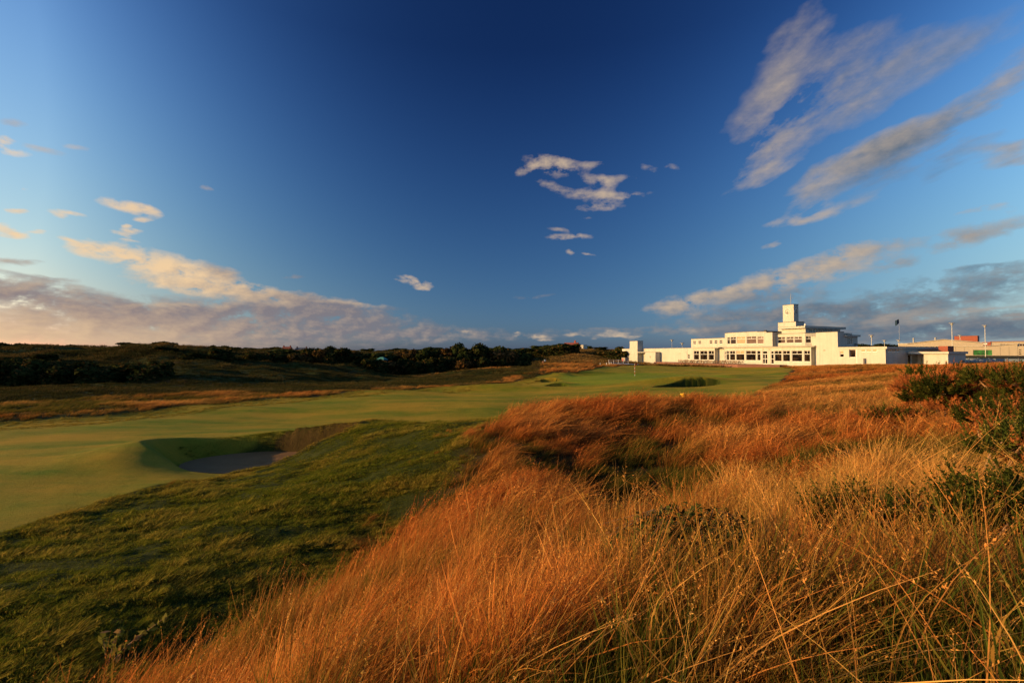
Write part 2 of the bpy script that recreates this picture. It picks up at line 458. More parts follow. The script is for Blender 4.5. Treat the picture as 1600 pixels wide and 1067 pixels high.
def make_materials():
    # white render with faint streaks and grime
    m, t, b = new_mat("white_render")
    co = t.new("ShaderNodeTexCoord").outputs['Object']
    st = t.noise(t.vec('MULTIPLY', co, (1.6, 1.6, 0.16)), 1.0, 5, 0.6)
    fine = t.noise(co, 0.7, 6, 0.65)
    k = t.math('MULTIPLY', t.maprange(st, 0.35, 0.75, 1.03, 0.86), t.maprange(fine, 0.3, 0.75, 1.05, 0.90))
    t.l.new(t.vec('SCALE', (0.56, 0.53, 0.45), k), b.inputs['Base Color'])
    b.inputs['Roughness'].default_value = 0.75
    b.inputs['Specular IOR Level'].default_value = 0.2
    bp = t.new("ShaderNodeBump")
    bp.inputs['Strength'].default_value = 0.25
    bp.inputs['Distance'].default_value = 0.01
    t.l.new(t.noise(co, 9.0, 5, 0.6), bp.inputs['Height'])
    t.l.new(bp.outputs[0], b.inputs['Normal'])
    M['white'] = m
    M['frame'] = plain("white_frame_paint", (0.78, 0.77, 0.73), 0.45, 0.05)
    M['coping'] = plain("lead_coping", (0.09, 0.085, 0.085), 0.6, 0.2)
    M['roof'] = plain("roof_felt", (0.10, 0.10, 0.105), 0.85, 0.25)
    m, t, b = new_mat("window_glass")
    co = t.new("ShaderNodeTexCoord").outputs['Object']
    n = t.noise(co, 0.8, 3, 0.5)
    t.l.new(t.mix(t.maprange(n, 0.45, 0.62), (0.007, 0.006, 0.006), (0.035, 0.022, 0.014)), b.inputs['Base Color'])
    b.inputs['Roughness'].default_value = 0.06
    b.inputs['IOR'].default_value = 1.45
    M['glass'] = m
    M['blind'] = plain("tan_blind", (0.42, 0.25, 0.13), 0.5, 0.15, 1.2, 0, 0, 0.6)
    M['dark'] = plain("dark_paint", (0.02, 0.022, 0.025), 0.5)
    M['steel'] = plain("galvanised_steel", (0.35, 0.35, 0.34), 0.45, 0.1, 6, 0, 0.7)
    M['lampgrey'] = plain("lamp_shade_grey", (0.38, 0.38, 0.37), 0.5, 0.05)
    M['lampwhite'] = plain("lamp_head_paint", (0.72, 0.70, 0.66), 0.4, 0.05)
    M['wood'] = plain("weathered_teak", (0.20, 0.125, 0.07), 0.7, 0.25, 8, .2)
    M['brick'] = plain("red_brick", (0.30, 0.085, 0.05), 0.85, 0.25, 6, .3)
    M['beige'] = plain("beige_cladding", (0.38, 0.32, 0.24), 0.75, 0.08, 1.0)
    M['tileroof'] = plain("red_roof_tiles", (0.25, 0.07, 0.045), 0.8, 0.25, 5)
    M['palesheet'] = plain("pale_roof_sheet", (0.40, 0.36, 0.31), 0.5, 0.08)
    M['greenglass'] = plain("green_glazing", (0.03, 0.14, 0.035), 0.12, 0.7, 0.7, 0, 0, 0.5)
    M['greenroof'] = plain("green_copper_roof", (0.07, 0.25, 0.22), 0.5, 0.1)
    M['red'] = plain("red_paint", (0.65, 0.02, 0.02), 0.45, 0.05)
    M['navy'] = plain("navy_cloth", (0.02, 0.05, 0.09), 0.8, 0.1)
    M['bluegrey'] = plain("blue_grey_paint", (0.16, 0.20, 0.26), 0.6, 0.15)
    M['skin'] = plain("skin", (0.45, 0.26, 0.18), 0.6, 0.05)
    M['paleshirt'] = plain("pale_blue_shirt", (0.55, 0.66, 0.72), 0.8, 0.05)
    M['darktrousers'] = plain("dark_trousers", (0.02, 0.02, 0.025), 0.8, 0.1)
    M['bagcloth'] = plain("red_and_cream_bag", (0.45, 0.18, 0.12), 0.7, 0.2)
    M['bark'] = plain("bark", (0.11, 0.075, 0.05), 0.9, 0.3, 9, .5)
    M['deadwood'] = plain("bleached_dead_wood", (0.42, 0.24, 0.13), 0.8, 0.25, 12, .3)
    M['yellow'] = plain("yellow_petals", (0.85, 0.50, 0.03), 0.6, 0.15, 12)

    # brick-red terrace paving
    m, t, b = new_mat("terrace_paving")
    co = t.new("ShaderNodeTexCoord").outputs['Object']
    n = t.noise(co, 1.3, 5, 0.6)
    t.l.new(t.mix(n, (0.20, 0.07, 0.045), (0.30, 0.14, 0.09)), b.inputs['Base Color'])
    b.inputs['Roughness'].default_value = 0.85
    M['paving'] = m
    M['concrete'] = plain("pale_concrete", (0.62, 0.62, 0.60), 0.8, 0.1, 1.5, .2)

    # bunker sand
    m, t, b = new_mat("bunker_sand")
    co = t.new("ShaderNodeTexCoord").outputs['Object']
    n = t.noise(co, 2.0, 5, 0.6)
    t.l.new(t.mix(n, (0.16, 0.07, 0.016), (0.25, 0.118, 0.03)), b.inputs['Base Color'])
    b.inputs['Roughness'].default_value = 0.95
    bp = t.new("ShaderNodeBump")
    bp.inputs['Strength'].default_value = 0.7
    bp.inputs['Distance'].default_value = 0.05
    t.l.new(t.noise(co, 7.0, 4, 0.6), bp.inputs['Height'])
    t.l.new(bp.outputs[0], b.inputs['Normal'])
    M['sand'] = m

    # foliage: leaf colour from per-leaf random values
    def leaf(name, a, c, tip=None, trans=0.25):
        m = bpy.data.materials.new(name)
        m.use_nodes = True
        t = NT(m.node_tree)
        t.n.clear()
        o = t.new("ShaderNodeOutputMaterial")
        r = t.attr("rnd").outputs['Fac']
        col = t.mix(r, a, c)
        if tip:
            col = t.mix(t.maprange(r, 0.80, 0.95), col, tip)
        big = t.noise(t.new("ShaderNodeTexCoord").outputs['Object'], 0.55, 3, 0.6)
        col = t.vec('SCALE', col, t.maprange(big, 0.3, 0.7, 0.65, 1.35))
        inst = t.new("ShaderNodeObjectInfo").outputs['Random']
        col = t.vec('SCALE', col, t.maprange(inst, 0, 1, 0.75, 1.2))
        df = t.new("ShaderNodeBsdfDiffuse")
        tr = t.new("ShaderNodeBsdfTranslucent")
        t.l.new(col, df.inputs[0])
        t.l.new(col, tr.inputs[0])
        mx = t.new("ShaderNodeMixShader")
        mx.inputs[0].default_value = trans
        t.l.new(df.outputs[0], mx.inputs[1])
        t.l.new(tr.outputs[0], mx.inputs[2])
        t.l.new(mx.outputs[0], o.inputs[0])
        return m
    M['shrub'] = leaf("shrub_leaves", (0.018, 0.028, 0.009), (0.055, 0.055, 0.016), (0.13, 0.065, 0.02), 0.12)
    M['shrub_brown'] = leaf("russet_shrub_leaves", (0.04, 0.035, 0.012), (0.14, 0.075, 0.025), (0.26, 0.12, 0.04), 0.15)
    M['tree'] = leaf("tree_leaves", (0.015, 0.026, 0.009), (0.05, 0.058, 0.016), (0.08, 0.06, 0.02), 0.12)
    M['gorse'] = leaf("gorse_needles", (0.025, 0.04, 0.008), (0.11, 0.115, 0.02), (0.26, 0.17, 0.035), 0.2)
    M['gorse_dead'] = leaf("dead_gorse_twigs", (0.24, 0.075, 0.025), (0.52, 0.18, 0.05), None, 0.2)
    M['bramble'] = leaf("bramble_leaves", (0.018, 0.03, 0.008), (0.08, 0.085, 0.02), (0.22, 0.16, 0.05), 0.15)
    M['sprig'] = leaf("sprig_leaves", (0.16, 0.19, 0.03), (0.36, 0.30, 0.07), (0.50, 0.26, 0.10), 0.3)

    # grass: green at the root, straw, red or gold at the tip
    def grass(name, root, green, red, gold, trans=0.35):
        m = bpy.data.materials.new(name)
        m.use_nodes = True
        t = NT(m.node_tree)
        t.n.clear()
        o = t.new("ShaderNodeOutputMaterial")
        h = t.attr("h").outputs['Fac']
        r = t.attr("rnd").outputs['Fac']
        dry = t.attr("dry", 'INSTANCER').outputs['Fac']
        gd = t.attr("gold", 'INSTANCER').outputs['Fac']
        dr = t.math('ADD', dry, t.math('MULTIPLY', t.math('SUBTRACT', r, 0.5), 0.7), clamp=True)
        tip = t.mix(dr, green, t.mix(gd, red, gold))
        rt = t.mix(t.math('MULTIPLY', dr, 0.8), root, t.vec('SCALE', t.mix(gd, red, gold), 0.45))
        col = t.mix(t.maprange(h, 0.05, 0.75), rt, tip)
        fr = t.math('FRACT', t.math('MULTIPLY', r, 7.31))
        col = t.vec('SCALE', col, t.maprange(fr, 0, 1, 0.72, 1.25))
        df = t.new("ShaderNodeBsdfDiffuse")
        tr = t.new("ShaderNodeBsdfTranslucent")
        t.l.new(col, df.inputs[0])
        t.l.new(col, tr.inputs[0])
        mx = t.new("ShaderNodeMixShader")
        mx.inputs[0].default_value = trans
        t.l.new(df.outputs[0], mx.inputs[1])
        t.l.new(tr.outputs[0], mx.inputs[2])
        t.l.new(mx.outputs[0], o.inputs[0])
        return m
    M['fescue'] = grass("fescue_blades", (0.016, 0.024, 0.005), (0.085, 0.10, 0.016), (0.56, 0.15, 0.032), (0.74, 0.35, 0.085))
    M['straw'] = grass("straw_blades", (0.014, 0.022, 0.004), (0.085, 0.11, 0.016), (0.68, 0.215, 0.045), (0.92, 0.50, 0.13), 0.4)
    M['shaded_grass'] = grass("shaded_blades", (0.012, 0.016, 0.005), (0.045, 0.05, 0.014), (0.26, 0.12, 0.035), (0.36, 0.23, 0.08), 0.2)  # dune grass darkened in colour to imitate the shade of backlit flanks
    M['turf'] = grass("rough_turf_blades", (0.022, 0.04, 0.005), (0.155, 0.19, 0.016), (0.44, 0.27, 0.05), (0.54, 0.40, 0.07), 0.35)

    # the ground sheet, mixed from what grows on it
    def ground(name):
        m, t, b = new_mat(name)
        pos = t.new("ShaderNodeNewGeometry").outputs['Position']
        fair = t.attr("fair").outputs['Fac']
        green = t.attr("green").outputs['Fac']
        dry = t.attr("dryness").outputs['Fac']
        lip = t.attr("lip").outputs['Fac']
        track = t.attr("track").outputs['Fac']
        px = t.vec('MULTIPLY', pos, (1.0, 1.0, 0.0))
        # long drifts of browned turf, roughly along the fairway
        rot = t.new("ShaderNodeMapping")
        rot.inputs['Rotation'].default_value = (0, 0, R(12))
        rot.inputs['Scale'].default_value = (0.055, 0.20, 1)
        t.l.new(px, rot.inputs['Vector'])
        n1 = t.noise(rot.outputs[0], 1.6, 5, 0.62)
        n2 = t.noise(px, 0.9, 6, 0.7)
        n3 = t.noise(px, 14.0, 3, 0.7)
        f1 = t.math('ADD', t.maprange(n1, 0.35, 0.66), t.math('MULTIPLY', t.math('SUBTRACT', n2, 0.5), 0.9), clamp=True)
        fcol = t.mix(f1, (0.12, 0.165, 0.009), (0.36, 0.235, 0.022))
        gcol = t.mix(f1, (0.13, 0.20, 0.012), (0.24, 0.24, 0.018))
        fcol = t.mix(green, fcol, gcol)
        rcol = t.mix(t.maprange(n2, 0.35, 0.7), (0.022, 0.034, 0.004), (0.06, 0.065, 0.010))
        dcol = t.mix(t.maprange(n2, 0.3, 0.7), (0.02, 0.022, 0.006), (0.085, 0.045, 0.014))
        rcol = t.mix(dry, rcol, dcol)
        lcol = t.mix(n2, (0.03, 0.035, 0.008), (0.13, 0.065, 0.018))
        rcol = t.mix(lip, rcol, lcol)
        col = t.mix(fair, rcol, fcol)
        col = t.mix(track, col, (0.30, 0.27, 0.23))
        col = t.vec('SCALE', col, t.maprange(n3, 0.3, 0.7, 0.8, 1.2))
        t.l.new(col, b.inputs['Base Color'])
        b.inputs['Roughness'].default_value = 0.9
        b.inputs['Specular IOR Level'].default_value = 0.1
        b.inputs['Sheen Weight'].default_value = 0.12
        b.inputs['Sheen Roughness'].default_value = 0.4
        t.l.new(t.vec('SCALE', col, 2.0), b.inputs['Sheen Tint'])
        # standing blades catch the low sun: fine steep relief
        bp = t.new("ShaderNodeBump")
        bp.inputs['Strength'].default_value = 1.0
        bp.inputs['Distance'].default_value = 1.0
        hgt = t.math('ADD', t.math('MULTIPLY', t.noise(px, 26.0, 3, 0.65), 0.055), t.math('MULTIPLY', t.noise(px, 2.2, 4, 0.6), 0.07))
        t.l.new(hgt, bp.inputs['Height'])
        t.l.new(bp.outputs[0], b.inputs['Normal'])
        return m
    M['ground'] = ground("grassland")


make_materials()

# ------------------------------------------------------------------ terrain
def _hash(ix, iy, seed):
    n = (ix.astype(np.int64)*374761393 + iy.astype(np.int64)*668265263 + seed*1274126177) & 0xffffffff
    n = ((n ^ (n >> 13))*1274126177) & 0xffffffff
    return ((n ^ (n >> 16)) & 0xffff)/65535.0


def vnoise(x, y, seed=0):
    ix, iy = np.floor(x), np.floor(y)
    fx, fy = x-ix, y-iy
    ux, uy = fx*fx*fx*(fx*(fx*6-15)+10), fy*fy*fy*(fy*(fy*6-15)+10)
    a, b = _hash(ix, iy, seed), _hash(ix+1, iy, seed)
    c, d = _hash(ix, iy+1, seed), _hash(ix+1, iy+1, seed)
    return (a+(b-a)*ux)*(1-uy)+(c+(d-c)*ux)*uy-0.5


def fbm(x, y, seed=0, oct=4, gain=0.5):
    s, a = 0, 1.0
    for k in range(oct):
        s = s+a*vnoise(x*2**k+k*17.3, y*2**k-k*9.1, seed+k)
        a *= gain
    return s


def sstep(a, b, x):
    t = np.clip((x-a)/(b-a), 0, 1)
    return t*t*(3-2*t)


# surveyed spot heights (x, y, z), camera at (0, 0, 5)
SPOTS = np.array([(-26.77,24.66,0.050),(-19.24,17.76,0.000),(-13.86,12.82,0.100),(-17.29,19.63,0.000),(-19.34,25.90,0.150),(-25.52,37.55,0.000),(-28.19,31.93,0.100),(-20.09,42.22,-0.050),(-29.58,62.09,0.100),(-11.37,41.80,0.000),(-16.65,67.93,0.100),(-7.36,54.06,0.000),(0.00,62.09,0.100),(-2.27,41.80,0.000),(4.57,56.00,0.200),(9.59,70.41,0.400),(-38.07,35.02,0.100),(11.58,85.04,0.600),(22.11,81.17,0.800),(27.97,82.14,0.750),(30.01,73.45,1.000),(15.65,71.83,0.600),(16.04,58.92,0.350),(20.14,56.91,0.200),(27.13,56.96,0.350),(34.48,66.62,1.100),(35.84,61.22,1.000),(-49.43,51.90,0.200),(-12.16,16.05,0.050),(-53.72,49.36,0.100),(-55.70,40.96,0.100),(-29.77,21.96,0.000),(13.63,100.00,1.458),(2.86,105.00,0.424),(12.21,112.00,1.643),(25.73,118.00,2.106),(32.16,118.00,1.785),(17.36,98.00,0.862),(6.13,150.00,0.300),(11.24,165.00,0.953),(2.73,200.00,2.819),(61.32,100.00,1.867),(61.06,70.00,2.997),(57.24,60.00,3.283),(64.61,60.00,3.528),(63.24,80.00,2.820),(65.20,92.00,2.618),(39.84,45.00,2.672),(33.70,45.00,2.060),(33.70,55.00,1.407),(45.98,75.00,1.629),(40.86,40.00,2.930),(32.68,30.00,3.040),(21.77,40.00,1.192),(17.68,26.00,1.890),(15.50,30.00,1.737),(8.84,26.00,2.101),(5.90,25.50,2.157),(3.26,24.00,2.194),(0.90,22.00,2.011),(-1.11,20.50,1.909),(-2.72,20.00,1.850),(-5.50,22.50,1.669),(-8.25,25.30,1.357),(-10.72,26.30,0.893),(-13.57,26.30,0.573),(-16.27,25.50,0.294),(-16.92,23.00,0.383),(-17.66,21.00,0.331),(-7.73,19.00,0.366),(-11.60,21.40,-0.364),(-14.50,21.40,-0.364),(-10.57,19.50,-0.019),(-13.74,19.50,-0.019),(-7.06,20.00,0.985),(-4.52,18.50,1.286),(-5.37,16.50,0.798),(-3.36,15.50,1.053),(-11.62,12.30,0.053),(-7.57,14.00,0.306),(-6.93,16.00,0.495),(-8.10,12.00,0.174),(-7.50,7.00,0.171),(-8.48,9.00,0.182),(-6.61,8.20,0.067),(-6.26,9.30,0.022),(-4.38,9.30,-0.102),(-4.77,7.90,0.039),(-5.38,7.30,-0.036),(-3.05,11.30,0.154),(-3.96,10.50,0.077),(-4.86,12.00,0.174),(-3.79,14.00,0.306),(-2.27,14.00,0.682),(-2.68,5.00,1.550),(-3.91,6.20,0.861),(-2.42,6.00,1.470),(-1.88,7.00,1.439),(-1.61,5.00,1.794),(-0.94,7.00,1.718),(-2.16,10.00,0.978),(-1.35,12.50,0.809),(0.00,8.60,1.656),(1.01,7.50,1.984),(0.60,11.00,1.903),(-0.39,14.50,1.698),(0.69,17.00,1.817),(1.57,11.60,1.267),(2.55,11.80,1.202),(4.47,11.00,1.829),(3.03,11.20,1.320),(4.07,15.00,1.382),(2.31,17.00,1.587),(5.16,19.00,1.699),(6.51,16.00,1.788),(8.15,20.00,2.066),(6.24,11.50,2.381),(9.16,15.00,2.191),(8.14,12.00,2.591),(10.24,13.00,2.741),(2.43,6.00,2.587),(3.13,5.80,2.823),(3.89,6.00,2.988),(5.28,6.50,3.170),(6.17,6.50,3.345),(7.59,7.00,3.406),(3.07,3.80,3.218),(3.77,3.50,3.359),(1.88,3.50,3.126),(1.08,4.00,2.859),(0.00,3.70,2.774),(-0.44,3.30,2.723),(0.72,2.70,3.137),(1.93,2.40,3.344),(2.47,2.30,3.413),(13.04,16.00,2.545),(13.25,13.00,3.093),(-67.52,62.00,0.528),(-49.00,60.00,0.265),(-40.85,75.00,0.100),(-38.82,95.00,0.085),(-23.50,115.00,0.145),(-3.41,125.00,0.233),(-64.81,68.00,0.557),(-52.10,85.00,0.833),(-54.84,115.00,0.614),(-17.71,130.00,0.573),(-107.36,105.00,3.569),(-95.91,105.00,3.569),(-94.10,115.00,4.843),(-75.88,105.00,3.855),(-61.33,100.00,2.275),(-133.16,160.00,7.400),(-171.58,170.00,5.464),(-115.94,170.00,5.927),(-81.82,150.00,4.182),(-65.44,160.00,2.819),(-196.44,180.00,6.718),(-155.43,120.00,3.692),(-108.93,80.00,-0.227),(15.54,190.00,3.446),(32.80,185.00,5.000),(40.92,200.00,6.364),(23.18,170.00,4.073),(28.63,150.00,2.751),(57.28,210.00,5.000),(-163.66,300.00,5.409),(-81.83,300.00,5.000),(-19.09,280.00,4.618),(21.82,320.00,6.309),(194.32,190.00,3.964),(173.85,150.00,3.773),(124.33,120.00,3.201),(95.42,100.00,3.092),(-10.13,31.00,0.050),(-7.35,30.00,0.050),(-3.95,29.00,0.200),(1.27,31.00,0.250),(4.49,33.00,0.200),(12.25,36.00,0.300),(18.11,38.00,0.600),(-15.62,31.00,0.000),(-21.32,29.00,0.050),(-12.66,31.00,0.050),(38.04,173.96,2.100),(39.84,158.25,1.700),(47.09,145.08,1.500),(52.52,131.06,1.400),(57.05,116.62,1.300),(43.86,141.36,1.100),(49.77,128.67,1.100),(54.81,116.68,1.150),(64.06,111.06,1.700),(73.05,96.50,2.200),(79.39,82.90,2.300),(61.60,184.94,2.100),(74.28,157.75,2.100),(86.96,130.57,2.200),(99.64,103.38,2.300),(0.00,0.00,3.400),(0.00,-6.00,3.500),(-4.00,0.00,2.200),(-9.00,0.00,0.300),(-4.00,-8.00,2.600),(8.00,0.00,3.800),(15.00,10.00,3.600),(25.00,18.00,3.500),(12.00,-10.00,4.000),(-30.00,0.00,0.000),(-60.00,30.00,0.200),(-20.00,-20.00,0.200),(60.00,20.00,4.000),(100.00,60.00,3.500),(45.00,40.00,3.400),(0.00,-100.00,4.000),(-100.00,0.00,1.500),(200.00,100.00,3.500),(-600.00,0.00,3.000),(0.00,-600.00,3.000),(600.00,0.00,3.000),(-420.00,420.00,4.000),(420.00,420.00,3.500),(0.00,650.00,4.500),(300.00,580.00,4.000),(-300.00,580.00,4.500),(0.00,3000.00,3.000),(2000.00,2000.00,3.000),(-2000.00,2000.00,3.000),(0.00,-3000.00,3.000),(3000.00,0.00,3.000),(-3000.00,0.00,3.000)])

def warp(x,y):
    r=np.sqrt(x*x+y*y)
    return np.stack([np.arctan2(x,y)*1.3,np.log(np.maximum(r,.6))],-1)
def tps_fit(P,lam=0.004):
    q=warp(P[:,0],P[:,1]);n=len(q)
    d2=((q[:,None]-q[None])**2).sum(-1)
    K=.5*d2*np.log(d2+1e-12)+lam*np.eye(n)
    A=np.zeros((n+3,n+3));A[:n,:n]=K;A[:n,n]=1;A[:n,n+1:]=q;A[n,:n]=1;A[n+1:,:n]=q.T
    b=np.zeros(n+3);b[:n]=P[:,2]
    return q,np.linalg.solve(A,b)
def tps_eval(model,x,y):
    q,w=model;n=len(q);s=warp(x,y);out=np.empty(len(x))
    for i in range(0,len(x),40000):
        c=s[i:i+40000]
        d2=((c[:,None]-q[None])**2).sum(-1)
        out[i:i+40000]=(.5*d2*np.log(d2+1e-12))@w[:n]+w[n]+c@w[n+1:]
    return out


TPS = tps_fit(SPOTS)

FAIR = [(-42.7,29.9),(-38.1,35.0),(-33.2,37.6),(-29.3,44.8),(-23.6,52.5),(-15.5,63.3),(-9.2,67.3),(0,77.1),(5.1,89.6),(13.2,92.5),(20,104),(29,118),(38,133),(44,142.5),(50,131),(57,117.5),(64,112),(60,98),(34.7,61.5),(26.3,51),(22,42),(17,34),(10,31),(2,28.8),(-3.2,27.6),(-5.2,27.4),(-9.0,27.6),(-11.5,27.1),(-14.2,26.5),(-15.2,25.0),(-15.3,23.6),(-14.6,22.4),(-13.0,21.4),(-12.2,20.2),(-12.5,19.0),(-13.3,17.9),(-13.9,15.1),(-14.05,13),(-14.3,10.1),(-40,10)]
GREEN = [(7,80),(10,90),(24,95),(33,84),(33,70),(26,67),(18,66),(10,68)]
ROUGH = [(-5.2,27.4),(-3.2,27.6),(0,28),(-.6,24),(-1.5,20.0),(-2.0,17.2),(-2.4,15.2),(-3.0,14.0),(-3.5,12.3),(-3.6,10.9),(-3.7,9.4),(-4.15,8.3),(-4.6,7.3),(-4.9,6.3),(-4.7,5.0),(-4.2,0),(-12,-3),(-40,0),(-40,10.1),(-14.3,10.1),(-14.05,13),(-13.9,15.1),(-13.3,17.9),(-12.5,19),(-12.2,20.2),(-13.0,21.4),(-14.6,22.4),(-15.3,23.6),(-15.2,25.0),(-14.2,26.5),(-11.5,27.1),(-9,27.6)]
# bunkers: centre, half axes, turn, floor height
BUNKERS = [(-12.35, 24.0, 3.95, 2.45, 0.10, -0.50), (23.7, 63.0, 4.6, 1.7, 0.30, -0.70), (6.2, 67.6, 1.6, 1.3, 0.0, -0.15), (5.7, 75.6, 1.7, 1.3, 0.0, 0.0)]


def sdist(poly, x, y):
    """signed distance to a polygon, positive inside"""
    P = np.asarray(poly, float)
    Q = np.roll(P, -1, axis=0)
    best = np.full(x.shape, 1e9)
    ins = np.zeros(x.shape, bool)
    for (ax, ay), (bx, by) in zip(P, Q):
        dx, dy = bx-ax, by-ay
        t = np.clip(((x-ax)*dx+(y-ay)*dy)/(dx*dx+dy*dy), 0, 1)
        best = np.minimum(best, np.hypot(x-ax-t*dx, y-ay-t*dy))
        c = (ay > y) != (by > y)
        with np.errstate(divide='ignore', invalid='ignore'):
            ins ^= c & (x < (bx-ax)*(y-ay)/(by-ay if by != ay else 1e-9)+ax)
    return np.where(ins, best, -best)


def bunker_e(b, x, y):
    cx, cy, a, c, rot, _ = b
    dx, dy = x-cx, y-cy
    u = dx*math.cos(rot)+dy*math.sin(rot)
    v = -dx*math.sin(rot)+dy*math.cos(rot)
    th = np.arctan2(v/c, u/a)
    wob = 1+0.05*np.sin(3*th+cx)+0.035*np.sin(5*th+cy)
    return np.hypot(u/a, v/c)/wob


def height(x, y, carve=True):
    x = np.asarray(x, float)
    y = np.asarray(y, float)
    r = np.hypot(x, y)
    z = tps_eval(TPS, x, y)
    fair = sstep(-1.5, 1.5, sdist(FAIR, x, y))
    # undulation: gentle on mown ground, lumpy on the dunes
    z = z+fair*(0.13*fbm(x/10, y/13, 3, 2)+0.06*fbm(x/3.2, y/3.6, 7, 3)*sstep(120, 60, r)+0.80*fbm(x/24+4, y/15, 5, 2)*sstep(25, 50, r))
    wild = (1-fair)
    rgh = sstep(-.5, .5, sdist(ROUGH, x, y))*sstep(60, 40, r)
    z = z+rgh*0.13*fbm(x/.9, y/.45, 15, 3)
    z = z+wild*(1-.6*rgh)*(0.10*fbm(x/1.6, y/1.6, 11, 3)*sstep(2, 6, r)+0.22*fbm(x/6, y/6, 21, 3)*sstep(6, 20, r))
    dune = sstep(75, 110, r)*(1-sstep(900, 2500, r))*sstep(16.0, -4.0, x-0.12*y)
    z = z+dune*(3.2*fbm(x/24, y/17, 31, 4)+0.8*fbm(x/7, y/6, 41, 3))
    for (cx, cy, a, b, h) in [(-94, 115, 16, 8, 1.2), (-133, 160, 20, 10, .5), (-110, 118, 10, 6, -1.0), (-72, 112, 12, 8, .8)]:
        z = z+h*np.exp(-((x-cx)/a)**2-((y-cy)/b)**2)
    # left rim raised to block the sun from the sand; banks behind greenside bunkers
    for (cx, cy, a, b, h) in [(-18.2, 23.6, 1.8, 2.6, .34), (24.4, 66.4, 6.0, 1.7, .8), (6.8, 69.6, 2.2, 1.2, .5), (6.2, 77.6, 2.4, 1.2, .5), (33, 73, 5, 2.0, .5), (20.5, 60.2, 5, 1.2, .1), (15, 84, 3, 1.4, .0),
                               (-14, 58, 9, 2.0, .5), (-3, 66, 8, 1.6, .75), (-18, 50, 10, 1.6, .22), (-30, 43, 9, 1.4, .25), (-1, 56, 8, 2.0, .2), (26, 88, 9, 2, .5), (38, 92, 7, 2.2, .45)]:
        z = z+h*np.exp(-((x-cx)/a)**2-((y-cy)/b)**2)
    if carve:
        for b in BUNKERS:
            e = bunker_e(b, x, y)
            wl = np.clip((b[0]-x)/np.maximum(np.hypot(x-b[0], (y-b[1])*1.3), .3), 0, 1)**3 if 3.1 < b[2] < 4 else 0
            k = 1-(sstep(0.93, 1.19+.38*wl, e) if 3.1 < b[2] < 4 else sstep(0.96, 1.06, e))
            z = z*(1-k)+np.minimum(z, b[5]-0.25)*k
            # turfed rim
            z = z+0.10*np.exp(-((e-1.18)/0.07)**2)*(3 < b[2] < 4)*(x > b[0])
    return z


